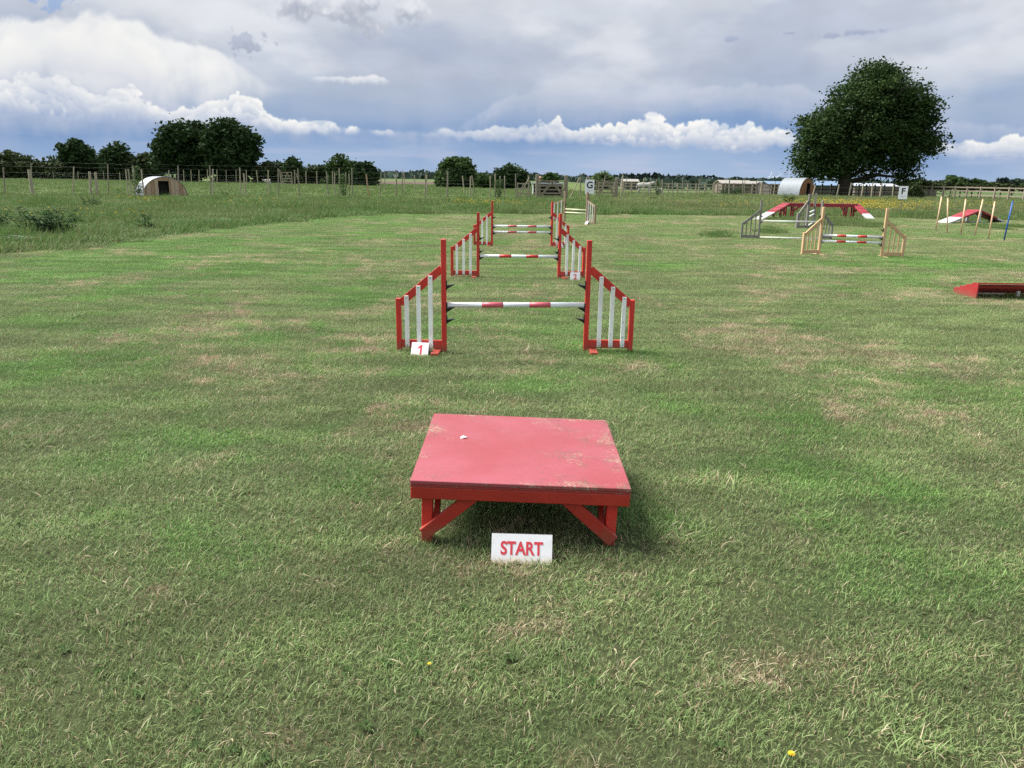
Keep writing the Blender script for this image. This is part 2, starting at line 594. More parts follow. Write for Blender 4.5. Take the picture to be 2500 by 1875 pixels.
RED = (0.54, 0.032, 0.024)
painted('red_paint', RED, (0.22, 0.06, 0.045, 1), 0.66, 0.42)
painted('red_paint_old', (0.37, 0.024, 0.014), (0.30, 0.19, 0.13, 1), 0.64, 0.5)
painted('red_paint_dull', (0.27, 0.026, 0.036), (0.25, 0.12, 0.1, 1), 0.7, 0.6)
painted('red_paint_low', (0.31, 0.022, 0.024), (0.2, 0.07, 0.05, 1), 0.62, 0.55)
painted('white_paint', (0.82, 0.82, 0.79), (0.22, 0.24, 0.2, 1), 0.655, 0.5, scale=30)
painted('white_paint_dull', (0.48, 0.49, 0.49), (0.3, 0.3, 0.26, 1), 0.66, 0.55)
painted('white_pole', (0.76, 0.78, 0.80), (0.45, 0.46, 0.42, 1), 0.72, 0.35)
painted('red_band', (0.55, 0.035, 0.04), (0.35, 0.1, 0.1, 1), 0.75, 0.35)
painted('pink_band', (0.55, 0.10, 0.13), (0.4, 0.2, 0.2, 1), 0.75, 0.35)
painted('cream_pole', (0.62, 0.62, 0.42), (0.4, 0.4, 0.28, 1), 0.7, 0.5)
painted('off_white_pole', (0.70, 0.71, 0.64), (0.4, 0.42, 0.32, 1), 0.68, 0.5)
plain('black_plastic', (0.016, 0.017, 0.019), 0.4)
plain('sign_red', (0.62, 0.045, 0.06), 0.45, var=0.05)
plain('sign_black', (0.012, 0.012, 0.02), 0.5, var=0.05)
plain('small_print', (0.45, 0.47, 0.52), 0.6, var=0.05)
plain('steel', (0.35, 0.36, 0.37), 0.4, 0.8)
plain('wire', (0.13, 0.14, 0.13), 0.5, 0.3)
plain('peach_plastic', (0.72, 0.47, 0.30), 0.45, var=0.08)
plain('blue_plastic', (0.012, 0.09, 0.36), 0.4)
wood('new_wood', (0.47, 0.315, 0.165, 1), (0.56, 0.40, 0.235, 1), (0.33, 0.21, 0.11, 1), 0.75)
wood('grey_wood', (0.15, 0.145, 0.125, 1), (0.27, 0.26, 0.235, 1), (0.09, 0.095, 0.08, 1))
wood('brown_wood', (0.20, 0.14, 0.09, 1), (0.31, 0.23, 0.16, 1), (0.12, 0.09, 0.06, 1))
wood('post_wood', (0.16, 0.15, 0.11, 1), (0.27, 0.25, 0.19, 1), (0.10, 0.10, 0.07, 1))
wood('pale_post_wood', (0.26, 0.23, 0.16, 1), (0.38, 0.34, 0.26, 1), (0.17, 0.15, 0.11, 1))
wood('rail_wood', (0.18, 0.15, 0.11, 1), (0.30, 0.26, 0.21, 1), (0.12, 0.10, 0.08, 1), axis='x')
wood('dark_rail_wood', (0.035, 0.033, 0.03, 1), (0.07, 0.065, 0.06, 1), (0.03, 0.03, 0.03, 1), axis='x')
wood('ark_wood', (0.24, 0.15, 0.085, 1), (0.40, 0.28, 0.18, 1), (0.14, 0.09, 0.06, 1))
wood('ark_wood_pale', (0.34, 0.25, 0.17, 1), (0.48, 0.37, 0.27, 1), (0.2, 0.14, 0.1, 1))
wood('ark_wood_dark', (0.16, 0.075, 0.04, 1), (0.26, 0.13, 0.07, 1), (0.09, 0.05, 0.03, 1))
wood('bark', (0.028, 0.023, 0.018, 1), (0.052, 0.044, 0.034, 1), (0.02, 0.019, 0.015, 1), 0.95)
plain('galvanised', (0.24, 0.265, 0.29), 0.55, 0.15, 0.2, scale=1.5)
plain('inside_shade', (0.012, 0.011, 0.010), 0.9)
plain('brick_far', (0.20, 0.10, 0.075), 0.9)
plain('wall_far', (0.16, 0.13, 0.11), 0.9)
plain('wall_dark_far', (0.07, 0.065, 0.06), 0.9)
plain('roof_pale', (0.25, 0.235, 0.21), 0.8)
plain('roof_blue', (0.13, 0.20, 0.30), 0.6)
plain('roof_white', (0.34, 0.37, 0.41), 0.6)
plain('white_coat', (0.36, 0.35, 0.32), 0.9)
plain('fleece', (0.32, 0.30, 0.26), 0.95)
plain('turbine_white', (0.8, 0.82, 0.85), 0.5)
plain('glass_dark', (0.03, 0.035, 0.04), 0.2)
plain('yellow_petal', (0.72, 0.52, 0.015), 0.6)
plain('bird_black', (0.015, 0.015, 0.017), 0.7)


def table_top_mat():
    m, t = newmat('table_paint')
    co = wpos(t)
    n1 = t.noise(co, 2.2, 3)
    n2 = t.noise(co, 85, 6, 0.75)
    n3 = t.noise(co, 4.5, 5, 0.65, 0.5)
    g = t.noise(t.vmul(co, (2.0, 26, 26)), 5.0, 5, 0.65)
    col = t.mix(t.ss(n1, 0.3, 0.7), (0.265, 0.036, 0.043, 1), (0.30, 0.062, 0.080, 1))
    col = t.mix(t.ss(g, 0.45, 0.75, 0, 0.35), col, (0.23, 0.026, 0.032, 1))
    ob = objco(t)
    sp = t.n('ShaderNodeSeparateXYZ')
    t.put(sp.inputs[0], ob)
    ex = t.m('SUBTRACT', 0.45, t.m('ABSOLUTE', sp.outputs[0]))
    ey = t.m('SUBTRACT', 0.46, t.m('ABSOLUTE', sp.outputs[1]))
    edge = t.ss(t.m('MINIMUM', ex, ey), 0.10, 0.0)                      # wear gathers at the edges
    right = t.ss(sp.outputs[0], -0.1, 0.45)
    wear = t.m('ADD', t.m('MULTIPLY', n3, 0.9), t.m('ADD', t.m('MULTIPLY', edge, 0.11), t.m('MULTIPLY', right, 0.07)))
    mask = t.m('MULTIPLY', t.ss(wear, 0.50, 0.66), t.ss(t.m('ADD', n2, t.m('MULTIPLY', t.ss(wear, 0.5, 0.75), 0.06)), 0.53, 0.58))
    n4 = t.noise(co, 9, 4)
    chip = t.mix(t.ss(n4, 0.42, 0.6), (0.10, 0.055, 0.04, 1), (0.29, 0.20, 0.145, 1))
    col = t.mix(mask, col, chip)
    speck = t.m('MULTIPLY', t.ss(t.noise(co, 120, 3, 0.6), 0.55, 0.63), t.ss(n3, 0.36, 0.54))
    col = t.mix(t.m('MULTIPLY', speck, 0.7), col, (0.17, 0.05, 0.04, 1))
    finish(t, col, t.m('ADD', 0.40, t.m('MULTIPLY', mask, 0.4)), t.m('ADD', t.m('MULTIPLY', g, 0.5), t.m('MULTIPLY', mask, -0.8)), 0.35, 0.003, 0.5)


table_top_mat()


def ply_edge_mat():
    m, t = newmat('ply_edge')
    co = objco(t)
    sp = t.n('ShaderNodeSeparateXYZ')
    t.put(sp.inputs[0], co)
    n = t.noise(t.vmul(wpos(t), (14, 14, 160)), 2.0, 5, 0.7)
    n2 = t.noise(wpos(t), 25, 5, 0.7)
    col = t.mix(t.ss(n, 0.42, 0.62), (0.30, 0.018, 0.014, 1), (0.16, 0.045, 0.03, 1))
    col = t.mix(t.m('MULTIPLY', t.ss(n, 0.56, 0.66), t.ss(n2, 0.5, 0.62)), col, (0.33, 0.22, 0.15, 1))
    finish(t, col, 0.65, n, 0.6, 0.004)


ply_edge_mat()


def sign_mat():
    m, t = newmat('sign_white')
    co = wpos(t)
    sp = t.n('ShaderNodeSeparateXYZ')
    t.put(sp.inputs[0], co)
    n = t.noise(co, 30, 6, 0.65)
    n2 = t.noise(co, 90, 5, 0.7)
    col = t.mix(t.ss(n, 0.5, 0.72, 0, 0.5), (0.80, 0.80, 0.82, 1), (0.66, 0.66, 0.62, 1))
    low = t.ss(t.m('ADD', sp.outputs[2], t.m('MULTIPLY', t.m('SUBTRACT', n, 0.5), 0.06)), 0.045, 0.0, 0, 0.75)
    col = t.mix(low, col, (0.66, 0.56, 0.38, 1))                        # mud splash at the foot
    col = t.mix(t.ss(n2, 0.68, 0.74, 0, 0.5), col, (0.4, 0.38, 0.32, 1))
    finish(t, col, 0.45, None, spec=0.4)
    m, t = newmat('board_white')
    n = t.noise(wpos(t), 8, 5)
    finish(t, t.mix(n, (0.70, 0.73, 0.77, 1), (0.80, 0.82, 0.85, 1)), 0.5)


sign_mat()


def turf_colour(t, co, blade=None):
    """colour of the mown turf by place: green, olive, dry straw and brown patches"""
    big = t.noise(co, 0.20, 4, 0.6, 0.4)
    mid = t.noise(co, 0.85, 5, 0.6, 0.3)
    sm = t.noise(co, 3.4, 5, 0.65, 0.2)
    dryn = t.noise(t.vmul(co, (1.0, 0.8, 1.0)), 0.55, 5, 0.62, 0.6)
    sx = t.n('ShaderNodeSeparateXYZ')
    t.put(sx.inputs[0], co)
    west = t.m('ADD', t.ss(sx.outputs[0], 1.0, -7.0, -0.02, 0.05), t.ss(sx.outputs[1], 3.0, 1.0, 0.0, -0.02))   # the turf is greener on the left-hand side
    lush = t.ss(t.m('ADD', t.m('ADD', t.m('MULTIPLY', mid, 0.6), t.m('MULTIPLY', big, 0.55)), west), 0.53, 0.66)
    dry = t.ss(t.m('ADD', t.m('MULTIPLY', dryn, 0.75), t.m('MULTIPLY', sm, 0.35)), 0.54, 0.66)
    bare = t.m('MULTIPLY', t.ss(sm, 0.52, 0.62), t.ss(dryn, 0.50, 0.60))
    return lush, dry, bare, sm


def grass_mats():
    # soil and thatch beneath the blades of the mown lawn
    m, t = newmat('turf')
    co = wpos(t)
    lush, dry, bare, sm = turf_colour(t, co)
    f1 = t.noise(t.vmul(co, (1, 0.6, 1)), 34, 5, 0.7)
    f2 = t.noise(co, 130, 3, 0.7)
    f = t.m('ADD', t.m('MULTIPLY', f1, 0.6), t.m('MULTIPLY', f2, 0.4))
    col = t.mix(lush, (0.105, 0.125, 0.055, 1), (0.070, 0.130, 0.038, 1))
    col = t.mix(t.m('MULTIPLY', dry, 0.5), col, (0.190, 0.165, 0.090, 1))
    col = t.mix(t.m('MULTIPLY', bare, 0.7), col, (0.20, 0.135, 0.08, 1))
    col = t.mix(t.ss(f, 0.38, 0.62), t.mix(0.7, col, (0.02, 0.026, 0.012, 1)), t.mix(0.3, col, (0.02, 0.026, 0.012, 1)))
    finish(t, col, 0.95, f, 0.9, 0.03, 0.1)

    # rough meadow and far fields
    m, t = newmat('meadow_ground')
    co = wpos(t)
    sp = t.n('ShaderNodeSeparateXYZ')
    t.put(sp.inputs[0], co)
    X, Y = sp.outputs[0], sp.outputs[1]
    n1 = t.noise(co, 0.09, 5, 0.6)
    n2 = t.noise(co, 0.7, 6, 0.65)
    n3 = t.noise(co, 9.0, 5, 0.7)
    col = t.mix(t.ss(n1, 0.35, 0.65), (0.085, 0.135, 0.040, 1), (0.125, 0.155, 0.058, 1))
    col = t.mix(t.ss(n2, 0.52, 0.72, 0, 0.6), col, (0.145, 0.145, 0.072, 1))
    col = t.mix(t.ss(n3, 0.55, 0.35, 0, 0.5), col, (0.045, 0.07, 0.02, 1))
    vo = t.n('ShaderNodeTexVoronoi')
    vo.inputs['Scale'].default_value = 0.0042
    t.put(vo.inputs['Vector'], t.vmul(co, (1.0, 1.0, 0)))
    fieldc = t.ramp(vo.outputs['Color'], [(0.0, (0.055, 0.095, 0.03, 1)), (0.4, (0.085, 0.12, 0.05, 1)), (0.7, (0.12, 0.135, 0.06, 1)), (1.0, (0.14, 0.125, 0.075, 1))])
    col = t.mix(t.ss(Y, 230, 300), col, fieldc)
    finish(t, col, 1.0, n2, 0.5, 0.12, 0.05)

    def blade(name, kind):
        m, t = newmat(name)
        co = wpos(t)
        a = t.n('ShaderNodeAttribute', attribute_name='tint').outputs['Fac']
        h = t.n('ShaderNodeAttribute', attribute_name='tip').outputs['Fac']
        if kind == 'lawn':
            lush, dry, bare, sm = turf_colour(t, co)
            g = t.mix(a, (0.120, 0.192, 0.058, 1), (0.300, 0.405, 0.165, 1))
            gl = t.mix(a, (0.092, 0.212, 0.042, 1), (0.240, 0.430, 0.118, 1))
            g = t.mix(lush, g, gl)
            straw = t.mix(t.m('FRACT', t.m('MULTIPLY', a, 17.3)), (0.34, 0.245, 0.135, 1), (0.64, 0.57, 0.40, 1))
            p = t.m('ADD', 0.10, t.m('ADD', t.m('MULTIPLY', dry, 0.38), t.m('ADD', t.m('MULTIPLY', bare, 0.62), t.m('MULTIPLY', lush, -0.07))))
            r = t.m('FRACT', t.m('MULTIPLY', a, 7.13))
            col = t.mix(t.m('LESS_THAN', r, p), g, straw)
            stk = t.noise(t.vmul(co, (0.55, 2.1, 1.0)), 1.5, 5, 0.65, 0.3)
            col = t.mix(1.0, col, t.mix(t.ss(stk, 0.34, 0.68), (0.74, 0.74, 0.74, 1), (1.22, 1.22, 1.20, 1)), 'MULTIPLY')
            col = t.mix(t.ss(h, 0.0, 0.7, 0.65, 0.0), col, t.mix(0.7, col, (0.075, 0.070, 0.035, 1)))  # shade in the gaps between blades painted in: colour darkens towards the base
        else:
            n1 = t.noise(co, 0.22, 4, 0.6)
            n2 = t.noise(co, 1.1, 4, 0.6)
            g = t.mix(a, (0.050, 0.112, 0.024, 1), (0.112, 0.198, 0.050, 1))
            g2 = t.mix(a, (0.078, 0.128, 0.036, 1), (0.150, 0.200, 0.070, 1))
            col = t.mix(t.ss(n1, 0.42, 0.62), g, g2)
            sp = t.n('ShaderNodeSeparateXYZ')
            t.put(sp.inputs[0], co)
            # flowering grasses on the right-hand side are brownish
            sx = t.m('MULTIPLY', t.ss(sp.outputs[0], 3.0, 9.0), t.ss(sp.outputs[1], 36.5, 41.0))
            brown = t.m('MULTIPLY', t.m('MULTIPLY', sx, t.ss(n2, 0.36, 0.6)), t.ss(h, 0.45, 0.9))
            col = t.mix(t.m('MULTIPLY', brown, 0.75), col, (0.24, 0.175, 0.12, 1))
            r = t.m('FRACT', t.m('MULTIPLY', a, 7.13))
            col = t.mix(t.m('LESS_THAN', r, 0.08), col, (0.20, 0.18, 0.085, 1))
        d = t.n('ShaderNodeBsdfPrincipled')
        t.put(d.inputs['Base Color'], col)
        d.inputs['Roughness'].default_value = 0.6
        d.inputs['Specular IOR Level'].default_value = 0.2
        tr = t.n('ShaderNodeBsdfTranslucent')
        t.put(tr.inputs['Color'], col)
        mx = t.n('ShaderNodeMixShader')
        mx.inputs[0].default_value = 0.32
        t.nt.links.new(d.outputs[0], mx.inputs[1])
        t.nt.links.new(tr.outputs[0], mx.inputs[2])
        o = t.n('ShaderNodeOutputMaterial')
        t.nt.links.new(mx.outputs[0], o.inputs[0])
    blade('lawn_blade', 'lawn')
    blade('meadow_blade', 'meadow')


grass_mats()


def leaf_mat(name, c0, c1, trans=0.25):
    m, t = newmat(name)
    a = t.n('ShaderNodeAttribute', attribute_name='tint').outputs['Fac']
    n = t.noise(wpos(t), 0.6, 3)
    col = t.mix(t.m('ADD', t.m('MULTIPLY', a, 0.6), t.m('MULTIPLY', n, 0.4), clamp=True), c0, c1)
    d = t.n('ShaderNodeBsdfPrincipled')
    t.put(d.inputs['Base Color'], col)
    d.inputs['Roughness'].default_value = 0.8
    d.inputs['Specular IOR Level'].default_value = 0.12
    tr = t.n('ShaderNodeBsdfTranslucent')
    t.put(tr.inputs['Color'], col)
    mx = t.n('ShaderNodeMixShader')
    mx.inputs[0].default_value = trans
    t.nt.links.new(d.outputs[0], mx.inputs[1])
    t.nt.links.new(tr.outputs[0], mx.inputs[2])
    o = t.n('ShaderNodeOutputMaterial')
    t.nt.links.new(mx.outputs[0], o.inputs[0])


leaf_mat('oak_leaf', (0.014, 0.030, 0.009, 1), (0.052, 0.092, 0.027, 1), 0.15)
leaf_mat('dark_leaf', (0.014, 0.032, 0.011, 1), (0.040, 0.072, 0.024, 1), 0.15)
leaf_mat('mid_leaf', (0.030, 0.060, 0.018, 1), (0.065, 0.110, 0.034, 1), 0.2)
leaf_mat('hedge_leaf', (0.022, 0.040, 0.014, 1), (0.060, 0.078, 0.030, 1), 0.15)
leaf_mat('hawthorn_leaf', (0.06, 0.10, 0.035, 1), (0.14, 0.19, 0.08, 1), 0.2)
leaf_mat('far_leaf', (0.030, 0.050, 0.038, 1), (0.055, 0.085, 0.062, 1), 0.1)
leaf_mat('far_conifer', (0.012, 0.022, 0.020, 1), (0.022, 0.036, 0.032, 1), 0.05)
leaf_mat('weed_leaf', (0.020, 0.050, 0.018, 1), (0.048, 0.095, 0.034, 1), 0.2)
M = MATS


# ------------------------------------------------------------------ ground
def sstep(a, b, x):
    t = np.clip((x - a) / (b - a), 0, 1)
    return t * t * (3 - 2 * t)


def terrain(x, y):
    """the land falls away gently beyond the paddock on the right-hand side"""
    return -3.0 * sstep(95, 140, y) * sstep(0.05, 0.20, x / np.maximum(y, 1.0))


def build_ground():
    u = np.linspace(-1, 1, 141)
    xs = np.sinh(u * 6.2) / math.sinh(6.2) * 7000
    v = np.linspace(-0.55, 1, 150)
    ys = np.sinh(v * 6.2) / math.sinh(6.2) * 9000
    XX, YY = np.meshgrid(xs, ys)
    ZZ = terrain(XX, YY)
    co = np.stack([XX, YY, ZZ], -1).reshape(-1, 3)
    nx, ny = len(xs), len(ys)
    i, j = np.meshgrid(np.arange(nx - 1), np.arange(ny - 1))
    a = (j * nx + i).ravel()
    f = np.stack([a, a + 1, a + nx + 1, a + nx], -1).ravel()
    o = bpy.data.objects.new('meadow_ground', np_mesh('meadow_ground', co, f, 4, [M['meadow_ground']], smooth=True))
    COL.objects.link(o)
    tag(o, kind='structure')


build_ground()

# outline of the mown lawn; its far edge is traced from where the long grass starts
EDGE = [gp(*p) for p in [(0, 620), (100, 617), (190, 612), (250, 604), (320, 592), (400, 578), (500, 561), (570, 554), (650, 547), (720, 539), (800, 531), (900, 526), (1000, 524),
                         (1130, 523), (1250, 523), (1450, 523.5), (1700, 526), (1800, 527), (1900, 527.5), (2000, 528), (2100, 530), (2150, 532), (2250, 535), (2400, 538), (2500, 538)]]
LAWN = [Vector((-14, -9, 0)), Vector((24, -9, 0)), Vector((34, 20, 0)), Vector((34, 36, 0))] + EDGE[::-1] + [Vector((-13.5, 13.4, 0)), Vector((-19, 11, 0)), Vector((-19, -9, 0))]
LP = np.array([(p.x, p.y) for p in LAWN])


def inside(px, py, poly):
    px, py = np.asarray(px), np.asarray(py)
    c = np.zeros(px.shape, bool)
    n = len(poly)
    for i in range(n):
        x1, y1 = poly[i]
        x2, y2 = poly[(i + 1) % n]
        k = ((y1 > py) != (y2 > py)) & (px < (x2 - x1) * (py - y1) / (y2 - y1 + 1e-12) + x1)
        c ^= k
    return c


def build_lawn():
    import bmesh
    bm = bmesh.new()
    vs = [bm.verts.new((p.x, p.y, 0.004)) for p in LAWN]
    bm.faces.new(vs)
    bmesh.ops.triangulate(bm, faces=bm.faces[:])
    bmesh.ops.recalc_face_normals(bm, faces=bm.faces[:])
    me = bpy.data.meshes.new('lawn')
    bm.to_mesh(me)
    bm.free()
    if me.polygons[0].normal.z < 0:
        me.flip_normals()
    me.materials.append(M['turf'])
    o = bpy.data.objects.new('lawn', me)
    COL.objects.link(o)
    tag(o, kind='structure')


build_lawn()

mb = MB()
q = [P(930, 451, 150), P(1080, 452, 150), P(1085, 444, 250), P(900, 443, 250)]
mb.add([(q[0].x, 142, 0.02), (q[1].x, 142, 0.02), (q[2].x, 235, 0.02), (q[3].x, 235, 0.02)], [(0, 1, 2, 3)])
plain('ploughed', (0.075, 0.045, 0.032), 1.0, scale=0.5)
tag(mb.build('ploughed_field', M['ploughed']), kind='structure')


# ------------------------------------------------------------------ grass (stuff, geometry-node instances)
SRC = bpy.data.collections.new('grass_patches')


def blades(n, size, lmin, lmax, width, lean, seed, segs=2, flat=0.0):
    rg = np.random.default_rng(seed)
    px = (rg.random(n) - 0.5) * size
    py = (rg.random(n) - 0.5) * size
    L = lmin + (lmax - lmin) * rg.random(n) ** 1.6
    az = rg.random(n) * 2 * np.pi
    ln = np.clip(lean[0] + (lean[1] - lean[0]) * rg.random(n), 0, 1.52)
    wd = width * (0.6 + 0.8 * rg.random(n))
    tint = rg.random(n)
    dx, dy = np.cos(az), np.sin(az)
    sa = az + np.pi / 2 + (rg.random(n) - 0.5) * 1.2
    sx, sy = np.cos(sa), np.sin(sa)
    V, T, H = [], [], []
    z0 = rg.random(n) * flat
    cx, cy, cz = px.copy(), py.copy(), z0 - 0.002
    ang = ln * 0.72
    for k in range(segs + 1):
        fr = k / segs
        w = wd * (1 - fr ** 1.8) * 0.5
        if k < segs:
            V.append(np.stack([cx - sx * w, cy - sy * w, cz], -1))
            V.append(np.stack([cx + sx * w, cy + sy * w, cz], -1))
            T += [tint, tint]
            H += [np.full(n, fr)] * 2
        else:
            V.append(np.stack([cx, cy, cz], -1))
            T.append(tint)
            H.append(np.full(n, 1.0))
        st = L / segs
        cx = cx + dx * np.sin(ang) * st
        cy = cy + dy * np.sin(ang) * st
        cz = cz + np.cos(ang) * st
        ang = ang + ln * 0.55 / segs * 1.2
        ang = np.minimum(ang, 1.75)
    m = len(V)
    V = np.stack(V, 1)          # n, m, 3
    T = np.stack(T, 1)
    H = np.stack(H, 1)
    base = (np.arange(n) * m)[:, None]
    tris = []
    for k in range(segs - 1):
        tris += [[2 * k, 2 * k + 1, 2 * k + 3], [2 * k, 2 * k + 3, 2 * k + 2]]
    tris.append([2 * segs - 2, 2 * segs - 1, 2 * segs])
    F = (base[:, None, :] + np.array(tris)[None]).reshape(-1)
    return V.reshape(-1, 3), F, T.reshape(-1), H.reshape(-1)


def merge(parts):
    V, Fs, T, H = [], [], [], []
    b = 0
    for v, f, t, h in parts:
        V.append(v)
        Fs.append(f + b)
        T.append(t)
        H.append(h)
        b += len(v)
    return np.concatenate(V), np.concatenate(Fs), np.concatenate(T), np.concatenate(H)


def patch_object(name, parts, mat, coll):
    v, f, t, h = merge(parts)
    o = bpy.data.objects.new(name, np_mesh(name, v, f, 3, [mat], {'tint': t, 'tip': h}))
    coll.objects.link(o)
    return o


def scatter(name, pts, scl, coll, nvar, seed, kind='stuff', tilt=0.0):
    rg = np.random.default_rng(seed)
    n = len(pts)
    me = bpy.data.meshes.new(name)
    me.vertices.add(n)
    me.vertices.foreach_set('co', np.asarray(pts, np.float32).ravel())
    a = me.attributes.new('rot', 'FLOAT_VECTOR', 'POINT')
    rot = np.zeros((n, 3), np.float32)
    rot[:, 2] = rg.random(n) * 2 * np.pi
    if tilt:
        rot[:, :2] = (rg.random((n, 2)) - 0.5) * tilt
    a.data.foreach_set('vector', rot.ravel())
    a = me.attributes.new('scl', 'FLOAT_VECTOR', 'POINT')
    a.data.foreach_set('vector', np.asarray(scl, np.float32).ravel())
    a = me.attributes.new('idx', 'INT', 'POINT')
    a.data.foreach_set('value', rg.integers(0, nvar, n).astype(np.int32))
    o = bpy.data.objects.new(name, me)
    COL.objects.link(o)
    ng = bpy.data.node_groups.new(name, 'GeometryNodeTree')
    ng.interface.new_socket('Geometry', in_out='INPUT', socket_type='NodeSocketGeometry')
    ng.interface.new_socket('Geometry', in_out='OUTPUT', socket_type='NodeSocketGeometry')
    N, Lk = ng.nodes, ng.links
    gi, go = N.new('NodeGroupInput'), N.new('NodeGroupOutput')
    ip = N.new('GeometryNodeInstanceOnPoints')
    ci = N.new('GeometryNodeCollectionInfo')
    ci.inputs['Collection'].default_value = coll
    ci.inputs['Separate Children'].default_value = True
    ci.inputs['Reset Children'].default_value = True
    Lk.new(gi.outputs[0], ip.inputs['Points'])
    Lk.new(ci.outputs[0], ip.inputs['Instance'])
    ip.inputs['Pick Instance'].default_value = True

    def attr(nm, dt):
        d = N.new('GeometryNodeInputNamedAttribute')
        d.data_type = dt
        d.inputs['Name'].default_value = nm
        return d.outputs[0]
    e = N.new('FunctionNodeEulerToRotation')
    Lk.new(attr('rot', 'FLOAT_VECTOR'), e.inputs[0])
    Lk.new(e.outputs[0], ip.inputs['Rotation'])
    Lk.new(attr('scl', 'FLOAT_VECTOR'), ip.inputs['Scale'])
    Lk.new(attr('idx', 'INT'), ip.inputs['Instance Index'])
    Lk.new(ip.outputs[0], go.inputs[0])
    md = o.modifiers.new('grass', 'NODES')
    md.node_group = ng
    tag(o, kind=kind)
    return o


def build_grass():
    rg = np.random.default_rng(11)
    cn = bpy.data.collections.new('lawn_patches')
    for i in range(6):
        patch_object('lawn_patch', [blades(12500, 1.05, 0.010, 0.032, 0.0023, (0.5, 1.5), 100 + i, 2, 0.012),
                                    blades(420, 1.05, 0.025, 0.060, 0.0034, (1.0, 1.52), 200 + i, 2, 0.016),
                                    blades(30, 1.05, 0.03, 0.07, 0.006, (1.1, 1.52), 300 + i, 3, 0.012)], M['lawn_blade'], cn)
    # mown lawn: everywhere the camera or a step beside it could see
    step = 0.70
    gx, gy = np.meshgrid(np.arange(-20, 34, step), np.arange(-1.0, 37, step))
    gx = gx.ravel() + (rg.random(gx.size) - 0.5) * 0.3
    gy = gy.ravel() + (rg.random(gy.size) - 0.5) * 0.3
    k = inside(gx, gy, LP) & (np.abs(gx) < 2.6 + np.maximum(gy, 0) * 0.80)
    pts = np.stack([gx[k], gy[k], np.full(k.sum(), 0.004)], -1)
    s = 0.9 + 0.35 * rg.random(len(pts))
    scl = np.stack([np.full(len(pts), 1.0), np.full(len(pts), 1.0), s], -1)
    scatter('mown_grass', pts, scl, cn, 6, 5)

    # little tufts standing out of the lawn
    ct = bpy.data.collections.new('tuft_patches')
    for i in range(4):
        patch_object('tuft_patch', [blades(150, 0.22, 0.04, 0.12, 0.0045, (0.5, 1.4), 400 + i, 3)], M['lawn_blade'], ct)
    n = 900
    tx = (rg.random(n) - 0.5) * 40 + 2
    ty = 0.6 + 33 * rg.random(n) ** 1.5
    k = inside(tx, ty, LP) & (np.abs(tx) < 2 + ty * 0.78)
    pts = np.stack([tx[k], ty[k], np.zeros(k.sum())], -1)
    s = 0.5 + 0.7 * rg.random(len(pts))
    scatter('lawn_tufts', pts, np.stack([s, s, s * 0.8], -1), ct, 4, 6)

    # long meadow grass
    cm = bpy.data.collections.new('meadow_patches')
    for i in range(5):
        patch_object('meadow_patch', [blades(620, 1.3, 0.10, 0.27, 0.013, (0.35, 1.5), 500 + i, 3),
                                      blades(160, 0.55, 0.16, 0.34, 0.014, (0.2, 1.2), 550 + i, 3),
                                      blades(28, 1.3, 0.25, 0.46, 0.007, (0.05, 0.7), 600 + i, 3)], M['meadow_blade'], cm)
    P_, S_ = [], []
    for (y0, y1, st, sc) in ((10, 36, 0.75, 1.0), (36, 52, 1.0, 1.1), (52, 100, 1.8, 1.6)):
        gx, gy = np.meshgrid(np.arange(-72, 74, st), np.arange(y0, y1, st))
        gx = gx.ravel() + (rg.random(gx.size) - 0.5) * st * 0.7
        gy = gy.ravel() + (rg.random(gy.size) - 0.5) * st * 0.7
        # meadow reaches to the paddock fence
        fy = np.interp(gx / gy, FENCE_U, FENCE_Y) + 1.0
        k = ~inside(gx, gy, LP) & (np.abs(gx) < 3 + gy * 0.75) & (gy < fy)
        cl = 0.85 + 0.35 * np.sin(gx[k] * 0.9 + 1.3 * np.sin(gy[k] * 0.6)) * np.sin(gy[k] * 0.8 + np.sin(gx[k] * 0.37))
        zz_cl = cl
        P_.append(np.stack([gx[k], gy[k], np.zeros(k.sum())], -1))
        s = sc * (0.8 + 0.5 * rg.random(k.sum()))
        zz = s / sc * (0.6 + 0.7 * rg.random(k.sum()) ** 1.5) * zz_cl
        S_.append(np.stack([s, s, zz * (1.0 if sc < 1.5 else 1.05)], -1))
    scatter('meadow_grass', np.concatenate(P_), np.concatenate(S_), cm, 5, 7, tilt=0.12)

    # uncut tufts around the feet of the equipment on the right
    tp = []
    for (px, py, rx, ry, n_) in ((1885, 566, 22, 8, 16), (1925, 540, 40, 5, 12), (2040, 548, 70, 6, 44), (2130, 552, 40, 5, 26), (2020, 536, 80, 4, 34), (2440, 556, 60, 5, 16), (2350, 540, 60, 3, 12), (1760, 575, 30, 6, 5)):
        for _ in range(n_):
            g = gp(px + rg.normal() * rx * 0.5, py + rg.normal() * ry * 0.5)
            tp.append((g.x, g.y, 0.0))
    s = 0.35 + 0.35 * rg.random(len(tp))
    scatter('rough_grass', np.array(tp), np.stack([s, s, s * 0.9], -1), cm, 5, 9)

    # grass of the paddock beyond the fence: shorter, grazed, with ranker tufts
    cp = bpy.data.collections.new('paddock_patches')
    for i in range(3):
        patch_object('paddock_patch', [blades(260, 3.0, 0.05, 0.16, 0.03, (0.4, 1.3), 700 + i, 2), blades(50, 0.9, 0.1, 0.3, 0.03, (0.2, 1.1), 720 + i, 2)], M['meadow_blade'], cp)
    gx, gy = np.meshgrid(np.arange(-105, 60, 2.6), np.arange(48, 150, 2.6))
    gx = gx.ravel() + (rg.random(gx.size) - 0.5) * 2.4
    gy = gy.ravel() + (rg.random(gy.size) - 0.5) * 2.4
    fy = np.interp(gx / gy, FENCE_U, FENCE_Y)
